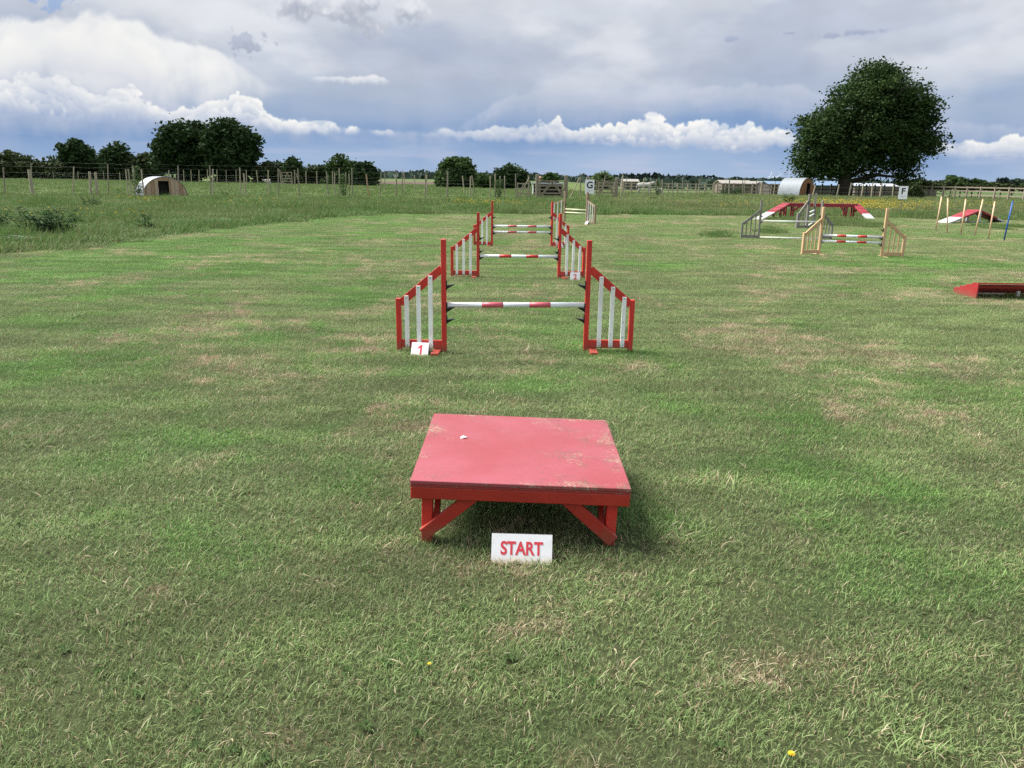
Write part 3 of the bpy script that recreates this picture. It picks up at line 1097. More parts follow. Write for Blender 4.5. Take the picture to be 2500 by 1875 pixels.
    k = (gy > fy) & (np.abs(gx) < gy * 0.75) & (terrain(gx, gy) > -0.02)
    pts = np.stack([gx[k], gy[k], np.zeros(k.sum())], -1)
    s = 0.9 + 0.5 * rg.random(len(pts))
    scatter('paddock_grass', pts, np.stack([s, s, s], -1), cp, 3, 8)

    # buttercups
    def flowers(name, spots, seed):
        r2 = np.random.default_rng(seed)
        mbb = []
        for (px, py, rx, ry, cnt, z) in spots:
            c = gp(px, py, 0.3)
            for _ in range(cnt):
                x = c.x + r2.normal() * rx
                y = c.y + r2.normal() * ry
                if inside(np.array([x]), np.array([y]), LP)[0]:
                    continue
                zz = z * (0.8 + 0.5 * r2.random())
                s = 0.014 + 0.012 * r2.random()
                mbb.append((x, y, zz, s))
        V, Fc = [], []
        for (x, y, z, s) in mbb:
            b = len(V)
            t0 = r2.random() * 6
            V.append((x, y, z))
            for k in range(5):
                V.append((x + s * 1.3 * math.cos(t0 + k * 1.2566), y + s * 1.3 * math.sin(t0 + k * 1.2566), z + s * 0.7))
            V.append((x, y, z - s * 0.5))
            for k in range(5):
                Fc += [b, b + 1 + k, b + 1 + (k + 1) % 5]
                Fc += [b + 6, b + 1 + (k + 1) % 5, b + 1 + k]
        o = bpy.data.objects.new(name, np_mesh(name, V, np.array(Fc), 3, [M['yellow_petal']]))
        COL.objects.link(o)
        tag(o, kind='stuff')
    flowers('buttercups', [(358, 487, 0.8, 0.4, 60, .34), (150, 518, 1.2, 0.7, 22, .34), (925, 514, 0.9, 0.35, 130, .38), (1190, 500, 1.0, 0.8, 150, .42),
                           (600, 497, 1.0, 1.0, 30, .40), (2110, 512, 1.3, 1.2, 500, .46), (2060, 500, 1.8, 1.5, 420, .46), (2200, 522, 1.6, 1.2, 420, .42), (2260, 525, 1.0, 1.0, 140, .42),
                           (2140, 500, 2.5, 2.5, 350, .48), (2300, 505, 3.5, 2.0, 140, .48), (1800, 505, 2.0, 1.5, 60, .46), (420, 500, 4, 3, 14, .36), (1000, 500, 6, 3, 16, .36), (200, 500, 5, 4, 12, .36)], 3)


# near fence line: direction (x/y) against depth
_fl = [(-60, 47), (8, 48), (180, 49), (330, 50), (512, 52), (680, 53), (850, 54), (1093, 56), (1232, 56), (1310, 58), (1383, 60), (1506, 66), (1620, 72), (1708, 78), (1900, 84), (2043, 86), (2180, 84), (2250, 92), (2330, 87), (2467, 79), (2560, 76)]
FENCE_U = np.array([(px - 1250) / FPX * 1.033 for px, _ in _fl])
FENCE_Y = np.array([y for _, y in _fl])
build_grass()


def fence_depth(px):
    return float(np.interp(px, [a for a, _ in _fl], [b for _, b in _fl]))


# ------------------------------------------------------------------ agility equipment: start table and sign
def build_table():
    z = 0.295
    c = [gp(1003, 1170, z), gp(1537, 1190, z), gp(1480, 1022, z), gp(1055, 1010, z)]
    ctr = sum(c, Vector()) / 4
    d = ((c[1] - c[0]).normalized() + (c[2] - c[3]).normalized())
    rz = -0.004
    t = empty('pause_table', (ctr.x, ctr.y, 0), rz, 'low red painted wooden platform with worn plywood top behind the START sign', 'platform')
    t.rotation_euler = (0, 0.024, rz)          # one side stands a little lower on the uneven turf
    t.location.z = -0.004
    W, D = 0.905, 0.925
    # two sheets of ply make the thick top
    o = MB().box((0, 0, z - 0.008), (W, D, 0.016), ch=0.002).build('table_top', M['table_paint'], t)
    o = MB().box((0, 0, z - 0.0225), (W - 0.002, D - 0.003, 0.013), ch=0.002).build('plywood_layer', M['ply_edge'], t)
    R_, RO = M['red_paint'], M['red_paint_old']
    zr = z - 0.029 - 0.026
    for s in (-1, 1):
        MB().box((0, s * (D / 2 - 0.018), zr), (W - 0.004, 0.034, 0.052), ch=0.003).build('apron_rail', RO, t)
        MB().box((s * (W / 2 - 0.018), 0, zr), (0.034, D - 0.076, 0.052), ch=0.003).build('apron_rail', RO, t)
    lx, ly, lw = W / 2 - 0.066, D / 2 - 0.064, 0.045
    for sx in (-1, 1):
        for sy in (-1, 1):
            MB().box((sx * lx, sy * ly, 0.112), (lw, lw, 0.272), ch=0.003).build('leg', R_, t)
            # diagonal brace in front of the leg, up to the apron
            yb = sy * (ly + lw / 2 + 0.0135)
            MB().beam((sx * (lx + 0.012), yb - sy * 0.002, 0.045), (sx * (lx - 0.195), yb - sy * 0.002, 0.226), 0.022, 0.052, ch=0.002).build('brace', RO, t)
            xb = sx * (lx - lw / 2 - 0.0135)
            MB().beam((xb, sy * (ly + 0.0), 0.085), (xb, sy * (ly - 0.16), 0.224), 0.024, 0.050, ch=0.002).build('brace', RO, t)
    # screw heads
    for sx in (-1, 1):
        for dx in (0.02, 0.055):
            MB().tube([(sx * (W / 2 - dx), -D / 2 + 0.0015, zr + 0.005), (sx * (W / 2 - dx), -D / 2 - 0.0003, zr + 0.005)], 0.004, 8).build('screw', RO, t)
    # flake of loose paint / petal lying on the top
    return t, rz, ctr


TABLE, TRZ, TC = build_table()
fl = gp(1132, 1068, 0.300)
fl.z = 0.0
mb = MB()
rr = random.Random(4)
mb.add([(fl.x - .016, fl.y - .006, .296), (fl.x - .004, fl.y - .012, .299), (fl.x + .014, fl.y - .005, .302), (fl.x + .018, fl.y + .008, .298), (fl.x + .001, fl.y + .010, .304), (fl.x - .013, fl.y + .006, .301), (fl.x, fl.y, .308), (fl.x, fl.y, .2955)],
       [(0, 1, 6), (1, 2, 6), (2, 3, 6), (3, 4, 6), (4, 5, 6), (5, 0, 6), (1, 0, 7), (2, 1, 7), (3, 2, 7), (4, 3, 7), (5, 4, 7), (0, 5, 7)])
_o = mb.build('feather_scrap', M['sign_white'])
_o.location.z = -0.024 * (fl.x - TC.x) - 0.0045
tag(_o, 'tiny white crumpled scrap lying on the red platform top', 'scrap')


def text_mesh(s, size, bold=0.012, sx=1.0, ext=0.0002):
    cu = bpy.data.curves.new('lettering', 'FONT')
    cu.body = s
    cu.size = size
    cu.extrude = ext
    cu.offset = bold * size * 1.3
    cu.align_x, cu.align_y = 'CENTER', 'CENTER'
    cu.space_character = 1.0
    ob = bpy.data.objects.new('lettering', cu)
    COL.objects.link(ob)
    dg = bpy.context.evaluated_depsgraph_get()
    me = bpy.data.meshes.new_from_object(ob.evaluated_get(dg))
    bpy.data.objects.remove(ob)
    me.name = 'lettering'
    v = np.array([x.co[:] for x in me.vertices])
    c = (v.min(0) + v.max(0)) / 2
    for x in me.vertices:
        x.co = ((x.co.x - c[0]) * sx, x.co.y - c[1], x.co.z)
    return me


def letters(s, size, mat, parent, loc, rot, bold=0.012, sx=1.0, fit=None):
    if s == '1':
        g = MB()
        o2 = [(0.02, 0), (0.02, 0.72), (-0.2, 0.6), (-0.2, 0.74), (0.06, 1.0), (0.2, 1.0), (0.2, 0)]
        o2 = [(x, y - 0.5) for x, y in o2]
        k = len(o2)
        g.add([(x, y, 0.0006) for x, y in o2] + [(x, y, -0.0006) for x, y in o2], [(0, 1, 5, 6), (1, 4, 5), (1, 2, 3, 4)] + [(i + k, i, (i + 1) % k, (i + 1) % k + k) for i in range(k)])
        me = g.mesh('lettering', mat)
    else:
        me = text_mesh(s, size, bold, sx)
    if fit:
        v = np.array([x.co[:] for x in me.vertices])
        e = v.max(0) - v.min(0)
        for x in me.vertices:
            x.co = (x.co.x * fit[0] / e[0], x.co.y * fit[1] / e[1], x.co.z)
    me.materials.clear()
    me.materials.append(mat)
    o = bpy.data.objects.new('lettering', me)
    COL.objects.link(o)
    o.parent = parent
    o.location, o.rotation_euler = loc, rot
    return o


def rounded_sheet(w, h, r, t, corners=(1, 1, 1, 1), nb=5):
    """sheet in the xy plane, bottom edge at y=0, thickness t; corners bl, br, tr, tl"""
    pts = []
    for (cx, cy, a0, on) in ((-w / 2, 0, 180, corners[0]), (w / 2, 0, 270, corners[1]), (w / 2, h, 0, corners[2]), (-w / 2, h, 90, corners[3])):
        ix = cx + (r if cx < 0 else -r)
        iy = cy + (r if cy < h / 2 else -r)
        if on:
            for k in range(nb + 1):
                a = math.radians(a0 + 90 * k / nb)
                pts.append((ix + r * math.cos(a), iy + r * math.sin(a)))
        else:
            pts.append((cx, cy))
    n = len(pts)
    mb = MB()
    mb.add([(x, y, 0) for x, y in pts] + [(x, y, -t) for x, y in pts],
           [tuple(range(n)), tuple(range(2 * n - 1, n - 1, -1))] + [(i, i + n, (i + 1) % n + n, (i + 1) % n) for i in range(n)])
    return mb


def tent_sign(name, label, cat, base, rz, w, h, lean, txt, tsize, bold=0.012, sx=1.0, dark_back=True, ty=0.5, both=True, fit=None):
    """folded plastic sign standing like a tent; base = middle of the front bottom edge"""
    t = empty(name, base, rz, label, cat)
    o = rounded_sheet(w, h, min(w, h) * 0.11, 0.003, (1, 1, 0, 0)).build('front_panel', M['sign_white'], t)
    o.rotation_euler = (math.pi / 2 - lean, 0, 0)
    o.location = (0, 0, 0.002)
    letters(txt, tsize, M['sign_red'], t, (0, math.sin(lean) * h * ty - 0.001 * math.cos(lean), 0.002 + math.cos(lean) * h * ty + 0.001 * math.sin(lean)), (math.pi / 2 - lean, 0, 0), bold, sx, fit)
    b = rounded_sheet(w, h, min(w, h) * 0.11, 0.003, (1, 1, 0, 0)).build('back_panel', M['sign_white'] if not dark_back else M['black_plastic'], t)
    b.rotation_euler = (math.pi / 2 - lean, 0, math.pi)
    b.location = (0, 2 * math.sin(lean) * h + 0.006, 0.002)
    return t


b0, b1 = gp(1200, 1376), gp(1346, 1383)
bc = (b0 + b1) / 2
ln = math.radians(24)
top = P(1274, 1302, bc.y + 0.06)
hh = top.z / math.cos(ln)
tent_sign('start_sign', 'white folded sign reading START in red letters on the grass', 'sign', bc, math.atan2(b1.y - b0.y, b1.x - b0.x) * 0.5, (b1 - b0).length + 0.004, hh, ln, 'START', 0.1, 0.022, 1.0, ty=0.53, fit=((b1 - b0).length * 0.71, hh * 0.46))


# ------------------------------------------------------------------ jumps
def wing(name, label, group, base, dirv, front, hi=0.985, ho=0.46, w=0.40, mats=('red_paint', 'white_paint'), foot=True, cups=(0.30, 0.40, 0.60),
         nsl=3, pw=0.042, diag_top=0.79, slat_w=0.037, slats_inset=False, foot_mat=None, cup_side=True, rail_h=0.085, slat_rng=(0.115, 0.325), both_feet=False):
    """jump wing; local x runs from the inner post to the outer post, 'front' = local y sign of the face with the slats"""
    mf, ms = M[mats[0]], M[mats[1]]
    rz = math.atan2(dirv[1], dirv[0])
    t = empty(name, (base[0], base[1], 0), rz, label, 'jump wing', group)
    MB().box((0, 0, hi / 2 + 0.002), (pw, pw, hi), ch=0.003).build('inner_post', mf, t)
    MB().box((w, 0, ho / 2 + 0.012), (pw, pw, ho), ch=0.003).build('outer_post', mf, t)
    p0 = Vector((pw / 2 - 0.004, 0, diag_top - rail_h * 0.62))
    p1 = Vector((w - pw / 2 + 0.004, 0, ho - rail_h * 0.35))
    MB().beam(p0, p1, pw * 0.55, rail_h * 0.78, ch=0.002).build('diagonal_rail', mf, t)
    MB().box((w / 2, 0, 0.072), (w - pw + 0.004, pw * 0.55, 0.072), ch=0.002).build('bottom_rail', mf, t)
    for k in range(nsl):
        x = slat_rng[0] + (slat_rng[1] - slat_rng[0]) * (k / max(1, nsl - 1))
        zt = p0.z + (p1.z - p0.z) * (x - p0.x) / (p1.x - p0.x)
        if slats_inset:
            s = MB().box((x, 0, (0.10 + zt) / 2), (slat_w, 0.016, zt - 0.08), ch=0.002).build('slat', ms, t)
        else:
            yf = front * (pw * 0.275 + 0.0075)
            s = MB().box((x, yf, (0.045 + zt + 0.02) / 2), (slat_w, 0.015, zt + 0.02 - 0.045), ch=0.002).build('slat', ms, t)
            for zz in (0.062, zt + 0.004):
                MB().tube([(x, yf + front * 0.006, zz), (x, yf + front * 0.0095, zz)], 0.004, 6).build('screw', M['black_plastic'], s)
    fm = M[foot_mat] if foot_mat else mf
    if foot:
        MB().box((pw / 2 + 0.037, 0, 0.0175), (0.068, 0.40, 0.033), ch=0.003).build('foot', fm, t)
    if both_feet:
        MB().box((0.03, 0, 0.012), (0.07, 0.45, 0.022), ch=0.003).build('foot', fm, t)
    for z in cups:
        m = MB()
        m.box((-pw / 2 - 0.0025, 0, z - 0.004), (0.007, 0.040, 0.082), ch=0.001)
        # tapered shell cup that carries the pole
        vs = []
        for i, (xx, hw, hz, zo) in enumerate(((-pw / 2 - 0.004, 0.024, 0.036, 0.0), (-pw / 2 - 0.036, 0.021, 0.022, 0.006), (-pw / 2 - 0.072, 0.009, 0.006, 0.012))):
            for k in range(7):
                a = math.pi + math.pi * k / 6
                vs.append((xx, hw * math.cos(a), z - 0.006 + zo + hz * math.sin(a)))
            vs.append((xx, hw * 0.8, z - 0.006 + zo))
            vs.append((xx, -hw * 0.8, z - 0.006 + zo))
        fs = []
        for i in range(2):
            for k in range(9):
                fs.append((i * 9 + k, i * 9 + (k + 1) % 9, (i + 1) * 9 + (k + 1) % 9, (i + 1) * 9 + k))
        fs.append(tuple(range(9))[::-1])
        fs.append(tuple(18 + k for k in range(9)))
        m.add(vs, fs)
        m.build('pole_cup', M['black_plastic'], t)
    return t


def pole(name, label, p0, p1, r=0.0235, mat='white_pole', bands=((0.25, 0.405), (0.595, 0.75)), group=None, band='red_band'):
    p0, p1 = Vector(p0), Vector(p1)
    d = p1 - p0
    mid = (p0 + p1) / 2
    t = empty(name, mid, 0, label, 'pole', group)
    MB().tube([p0 - mid, p1 - mid], r, 14).build('tube', M[mat], t, True)
    for a, b in bands:
        MB().tube([p0 + d * a - mid, p0 + d * b - mid], r + 0.0007, 14).build('red_band', M[band], t, True)
    for e in (p0, p1):
        s = 1 if e is p1 else -1
        MB().tube([e - mid - d.normalized() * s * 0.004, e - mid + d.normalized() * s * 0.006], r + 0.001, 14).build('end_cap', M['black_plastic' if bands else mat], t, True)
    return t


def jump(num, li, ri, ld, rd, bars, adj, where, kw=None, polekw=None, inset=0.026, kwr=None):
    kw = kw or {}
    li, ri = Vector(li), Vector(ri)
    wing('jump_wing', f'{adj} wing with cups facing right, {where}', 'wings of the jumps', li, ld, +1 if ld[0] < 0 else -1, **kw)
    k2 = dict(kw)
    k2.update(kwr or {})
    wing('jump_wing', f'{adj} wing with cups facing left, {where}', 'wings of the jumps', ri, rd, -1 if rd[0] > 0 else 1, **k2)
    u = (ri - li).normalized()
    for i, z in enumerate(bars):
        nm = '' if len(bars) == 1 else (' upper' if i == 0 else ' lower')
        pk = dict(polekw or {})
        desc = pk.pop('desc', 'red and white striped')
        pole('jump_pole', f'{desc}{nm} pole resting between the wings, {where}', (li.x + u.x * inset, li.y + u.y * inset, z), (ri.x - u.x * inset, ri.y - u.y * inset, z), **pk)


def unit(a, b):
    d = Vector((b[0] - a[0], b[1] - a[1]))
    d.normalize()
    return (d.x, d.y)


# three red jumps straight ahead
j1 = [gp(1085, 860), gp(976, 857), gp(1429, 858), gp(1532, 859)]
jump(1, j1[0], j1[2], unit(j1[0], j1[1]), unit(j1[2], j1[3]), [0.422], 'red and white', 'first jump past the red platform', dict(w=0.40), dict(band='pink_band'))
j2 = [gp(1167, 678), gp(1106, 677), gp(1364, 680), gp(1425, 679)]
jump(2, j2[0], j2[2], unit(j2[0], j2[1]), unit(j2[2], j2[3]), [0.335], 'red and white', 'second jump, at the number 2 sign', dict(w=0.40, cups=(0.315, 0.415, 0.615)))
j3 = [gp(1201, 602), gp(1165, 601), gp(1346, 603), gp(1384, 602.5)]
jump(3, j3[0], j3[2], unit(j3[0], j3[1]), unit(j3[2], j3[3]), [0.455, 0.325], 'red and white', 'third jump, with two striped poles', dict(w=0.40, hi=1.0, cups=(0.305, 0.435, 0.66)), dict(band='pink_band'))


def number_sign(n, px, py, rz, w, h, lean, label):
    b = gp(px, py)
    return tent_sign('number_sign', label, 'number sign', b, rz, w, h, lean, n, h * 0.86, 0.02, 0.95, dark_back=False, fit=(h * (0.27 if n == '1' else 0.42), h * 0.66))


n1 = number_sign('1', 1023, 871, math.radians(-6), 0.150, 0.128, math.radians(33), 'small white plate with a red number 1 at the first jump')
n2 = number_sign('2', 1404, 686, math.radians(2), 0.150, 0.125, math.radians(14), 'small white plate with a red number 2 leaning on the second jump wing')
n3 = number_sign('3', 1371, 607, math.radians(50), 0.150, 0.13, math.radians(22), 'small white plate with a red number 3 at the third jump')

# weathered brown jump at the far edge of the lawn
j4l, j4r = Vector((1.80, 28.35, 0)), Vector((2.53, 27.55, 0))
k4 = dict(mats=('brown_wood', 'white_paint_dull'), hi=1.06, ho=0.62, w=0.62, diag_top=0.80, cups=(0.31, 0.43, 0.6), slat_rng=(0.14, 0.48), pw=0.06, foot=False, both_feet=True, foot_mat='white_paint_dull')
jump(4, j4l, j4r, unit((2.53, 27.55), (1.80, 28.25)), unit((0, 0), (0.36, -0.93)), [0.445, 0.33], 'weathered brown wooden', 'at the far edge of the mown grass', dict(k4),
     dict(desc='plain cream', mat='cream_pole', bands=(), r=0.024), inset=0.03)
number_sign('4', 1429, 549, math.radians(-62), 0.14, 0.13, math.radians(35), 'small white number plate standing by the brown wooden jump')

# pale new-wood jump on the right
jw = [gp(1998, 622), gp(1948, 623), gp(2151.5, 628), gp(2198, 629)]
kw = dict(mats=('new_wood', 'new_wood'), hi=1.0, ho=0.46, w=0.42, cups=(0.265, 0.39, 0.57), slats_inset=True, slat_w=0.024, foot=False, both_feet=True, pw=0.055, slat_rng=(0.12, 0.31))
jump(5, jw[0], jw[2], unit(jw[0], jw[1]), unit(jw[2], jw[3]), [0.415, 0.295], 'pale new wooden', 'before the grey wooden jump', kw, dict(), inset=0.032)

# grey weathered jump behind it
jg = [gp(1851, 584), gp(1811, 583), gp(1998, 586), gp(2038, 585)]
kg = dict(mats=('grey_wood', 'grey_wood'), hi=1.03, ho=0.43, w=0.44, diag_top=0.80, cups=(0.46, 0.62), slats_inset=True, slat_w=0.03, foot=False, pw=0.05, slat_rng=(0.11, 0.33))
jump(6, jg[0], jg[2], unit(jg[0], jg[1]), unit(jg[2], jg[3]), [0.478], 'weathered grey wooden', 'behind the pale new wooden jump', kg, dict(desc='plain white', mat='off_white_pole', bands=(), r=0.022))
a, b = gp(1856, 582.5), gp(1994, 586)
pole('ground_pole', 'cream white pole lying on the grass below the grey jump', (a.x, a.y, 0.03), (b.x, b.y, 0.03), r=0.026, mat='off_white_pole', bands=())
# second grey jump seen nearly end-on
a, b = gp(1968, 558), gp(1984, 548)
u = unit(a, b)
pn = (-u[1], u[0])
kg2 = dict(kg)
kg2.update(cups=(0.36, 0.5, 0.62), hi=1.12, ho=0.50, w=0.42, pw=0.075, diag_top=0.95)
wing('jump_wing', 'weathered grey wooden jump wing set end-on, nearer to the pale wooden jump', 'wings of the jumps', a, (-u[0] * 0.5 - 0.6, -u[1] * 0.35 - 0.05), 1, **kg2)
wing('jump_wing', 'weathered grey wooden jump wing set end-on, nearer to the red dog walk', 'wings of the jumps', b, (u[0], u[1]), 1, **kg2)
for z, nm in ((0.505, 'upper'), (0.365, 'lower'), (0.06, 'lowest')):
    pole('jump_pole', f'{nm} white pole of the end-on grey jump before the red dog walk', (a.x + u[0] * .05, a.y + u[1] * .05, z), (b.x - u[0] * .05, b.y - u[1] * .05, z), r=0.03, mat='off_white_pole', bands=())


# ------------------------------------------------------------------ dog walk, low ramp, weave poles, long jump
def plank(t, name, a, b, wdir, w, th, mat, slats=0, slat_mat=None):
    """sloping plank from a to b (Vectors), width direction wdir"""
    a, b = Vector(a), Vector(b)
    wd = Vector((wdir[0], wdir[1], 0)).normalized()
    d = (b - a).normalized()
    n = d.cross(wd)
    if n.z < 0: n = -n
    R = Matrix((d, n.cross(d), n)).transposed()
    o = MB().box((a + b) / 2 - n * th / 2, ((b - a).length, w, th), R, 0.004).build(name, mat, t)
    for k in range(slats):
        q = a + (b - a) * ((k + 0.5) / slats)
        MB().box(q + n * 0.004, (0.02, w * 0.98, 0.012), R).build('grip_slat', slat_mat or mat, o)
    return o


def dog_walk():
    f1, p1, p2, f2 = gp(1849, 537), gp(1917, 529), gp(2086, 531.5), gp(2127, 535.5)
    z = 0.60
    org = Vector(p1)
    t = empty('dog_walk', (org.x, org.y, 0), 0, 'long low red dog walk with white ramp ends on red trestles', 'dog walk')
    L = lambda v, z_: Vector((v.x - org.x, v.y - org.y, z_))
    A, B, C, D = L(f1, 0.03), L(p1, z), L(p2, z), L(f2, 0.03)
    R_, W_ = M['red_paint_dull'], M['white_paint_dull']
    d1 = (B - A)
    w1 = Vector((-d1.y, d1.x)).normalized()
    m1 = A + (B - A) * 0.42
    plank(t, 'ramp_end', A, m1, w1, 0.36, 0.05, W_, 2, W_)
    plank(t, 'ramp', m1, B, w1, 0.36, 0.06, R_, 3)
    d2 = (C - B)
    w2 = Vector((-d2.y, d2.x)).normalized()
    plank(t, 'walkway', B - d2.normalized() * 0.02, C, w2, 0.34, 0.05, R_)
    for s in (-1, 1):
        MB().beam(B + Vector((w2.x, w2.y, 0)) * s * 0.15 + Vector((0, 0, -0.10)), C + Vector((w2.x, w2.y, 0)) * s * 0.15 + Vector((0, 0, -0.10)), 0.04, 0.10).build('side_rail', R_, t)
    d3 = D - C
    w3 = Vector((-d3.y, d3.x)).normalized()
    m3 = C + d3 * 0.66
    plank(t, 'ramp', C, m3, w3, 0.34, 0.07, R_, 3)
    plank(t, 'ramp_end', m3, D, w3, 0.34, 0.07, W_)
    MB().beam(B + Vector((-.12, -.25, -.12)), B + (A - B) * 0.45 + Vector((0, 0, -.10)), 0.05, 0.09).build('side_rail', R_, t)
    # trestles
    def trestle(c, off=0.0):
        for s in (-1, 1):
            MB().beam((c.x + s * 0.16, c.y - 0.12, 0.0), (c.x + s * 0.16, c.y - 0.12, z - 0.06), 0.06, 0.06).build('trestle_leg', R_, t)
            MB().beam((c.x + s * 0.16, c.y + 0.14, 0.0), (c.x + s * 0.16, c.y + 0.14, z - 0.06), 0.06, 0.06).build('trestle_leg', R_, t)
        MB().beam((c.x - 0.45, c.y - 0.165, z - 0.12), (c.x - 0.18, c.y - 0.165, 0.14), 0.04, 0.08).build('brace', R_, t)
        MB().beam((c.x + 0.45, c.y - 0.165, z - 0.12), (c.x + 0.18, c.y - 0.165, 0.28), 0.04, 0.08).build('brace', R_, t)
    trestle(B + Vector((0.12, 0, 0)))
    trestle(C + Vector((-0.28, 0, 0)))
    q = B + (A - B) * 0.32
    for s in (-1, 1):
        MB().beam((q.x + s * 0.15, q.y, 0), (q.x + s * 0.15, q.y, q.z - 0.05), 0.06, 0.06).build('trestle_leg', R_, t)
        MB().beam((q.x + s * 0.15, q.y + 0.05, 0.05), (q.x + s * 0.15 - 0.25, q.y - 0.6, q.z - 0.16), 0.05, 0.08).build('brace', R_, t)


dog_walk()


def low_ramp():
    a, b = gp(2299, 545.5), gp(2440, 542.5)
    ap = a + (b - a) * 0.52
    t = empty('low_ramp', (ap.x, ap.y, 0), 0, 'small low red peaked ramp with white ends on a white stand behind the weave poles', 'agility ramp')
    A, B, C = a - ap, Vector((0, 0, 0.53)), b - ap
    A.z = C.z = 0.03
    d = (C - A)
    w = Vector((-d.y, d.x)).normalized()
    R_, W_ = M['red_paint_dull'], M['white_paint_dull']
    m1, m2 = A + (B - A) * 0.42, B + (C - B) * 0.66
    plank(t, 'ramp_end', A, m1, w, 0.55, 0.06, W_, 1)
    plank(t, 'ramp', m1, B, w, 0.55, 0.07, R_, 2)
    plank(t, 'ramp', B, m2, w, 0.55, 0.07, R_, 2)
    plank(t, 'ramp_end', m2, C, w, 0.55, 0.07, W_)
    for s in (-1, 1):
        c = Vector((w.x, w.y, 0)) * s * 0.24
        MB().beam(c, c + Vector((0, 0, 0.48)), 0.06, 0.10).build('stand_post', W_, t)
        MB().beam(c + Vector((-0.36, -0.05, 0.03)), c + Vector((0.36, 0.05, 0.03)), 0.06, 0.05).build('stand_foot', W_, t)


low_ramp()

wv = [((2299, 480), (2284, 565)), ((2314, 484), (2313, 570)), ((2358, 486.4), (2345.5, 574)), ((2400, 486.4), (2378.5, 577)), ((2429, 492), (2412.5, 584.5)), ((2472.5, 492), (2450.5, 589))]
wlab = ['peach weave pole leaning right, furthest of the row from the blue pole', 'nearly upright peach weave pole, second from the far end of the row',
        'peach weave pole in the middle of the leaning row', 'most steeply leaning peach weave pole, two places before the blue pole', 'peach weave pole leaning right, directly beside the blue pole', 'blue weave pole leaning right at the end of the row']
for (tp, bt), lb in zip(wv, wlab):
    b = gp(*bt)
    tt = P(tp[0], tp[1], b.y)
    t = empty('weave_pole', b, 0, lb, 'weave pole', 'weave poles standing in a row')
    bl = 'blue' in lb and lb.startswith('blue')
    MB().tube([(0, 0, -0.03), tt - b], 0.019, 12).build('rod', M['blue_plastic' if bl else 'peach_plastic'], t, True)
    MB().tube([(tt - b) * 0.992, (tt - b) * 1.008], 0.0205, 12).build('end_cap', M['blue_plastic' if bl else 'peach_plastic'], t, True)
    MB().tube([(0, 0, -0.02), (tt - b) * 0.045], 0.024, 10).build('ground_spike', M['black_plastic'], t, True)


def long_jump():
    near, far = gp(2382, 732), gp(2327, 716)
    d = far - near
    ax = Vector((1.0, 0.02, 0))
    n = 4
    names = ['tallest red long-jump unit at the front of the set', 'second red long-jump unit, a little lower than the tallest one', 'third red long-jump unit, lower than the second', 'lowest red long-jump unit at the back of the set']
    for k in range(n):
        f0, f1 = k / n, (k + 0.90) / n
        p = near + d * f0
        dep = d.y * (f1 - f0)
        h0 = 0.228 - 0.165 * f0
        h1 = h0 - 0.016
        t = empty('long_jump_unit', p, 0.02, names[k], 'long jump unit', 'units of the red long jump')
        Wd = 1.35
        for sx in (0, Wd):
            mb = MB()
            th = 0.018
            x0 = sx - (0 if sx == 0 else th)
            vs = [(x0 + q, y, zz) for q in (0, th) for (y, zz) in ((0, 0), (dep, 0), (dep, h1 - 0.012), (0, h0 - 0.012))]
            mb.add(vs, [(3, 2, 1, 0), (4, 5, 6, 7), (0, 1, 5, 4), (1, 2, 6, 5), (2, 3, 7, 6), (3, 0, 4, 7)])
            mb.build('end_panel', M['red_paint_low'], t)
        mb = MB()
        mb.beam((Wd / 2, 0.0, h0 - 0.005), (Wd / 2, dep, h1 - 0.005), Wd, 0.016, ch=0.002)
        mb.build('top_board', M['red_paint_low'], t)
        MB().box((Wd / 2, dep * 0.9, h1 - 0.045), (Wd - 0.04, 0.015, 0.05)).build('cross_board', M['red_paint_old'], t)
        if k == 0:
            MB().box((0.24, dep * 0.75, 0.075), (0.42, 0.02, 0.018)).build('batten', M['grey_wood'], t)
            MB().box((0.62, dep * 0.6, 0.08), (0.035, 0.03, 0.07)).build('peg', M['white_paint_dull'], t)


long_jump()


# ------------------------------------------------------------------ letter boards
def letter_board(px0, px1, py0, py1, Y, ch, label, post_kind, wide):
    c0, c1 = P(px0, py1, Y), P(px1, py0, Y)
    cx, w, zb, zt = (c0.x + c1.x) / 2, abs(c1.x - c0.x), c0.z, c1.z
    t = empty('letter_board', (cx, Y, 0), -math.atan2(cx, Y) * 0.8, label, 'sign')
    h = zt - zb
    MB().box((0, 0, zb + h / 2), (w, 0.012, h), ch=0.002).build('board', M['board_white'], t)
    letters(ch, h * 0.66, M['sign_black'], t, (wide * w, -0.0075, zb + h * 0.63), (math.pi / 2, 0, 0), 0.02, 1.0)
    for k in range(2):
        MB().box((0, -0.0075, zb + h * (0.27 - 0.085 * k)), (w * (0.62 - 0.2 * k), 0.003, h * 0.018)).build('small_print', M['small_print'], t)
    MB().box((0, 0.026, (zb + h * 0.9) / 2 - 0.05), (0.036, 0.036, zb + h * 0.9 + 0.1), ch=0.003).build('stake', M[post_kind], t)
    return t


letter_board(1428, 1451.5, 439, 473, 29.3, 'G', 'white board with a large black letter G on a stake', 'brown_wood', 0.0)
letter_board(2193, 2217, 455, 486, 40.0, 'F', 'white board with a large black letter F near the big tree', 'grey_wood', 0.02)


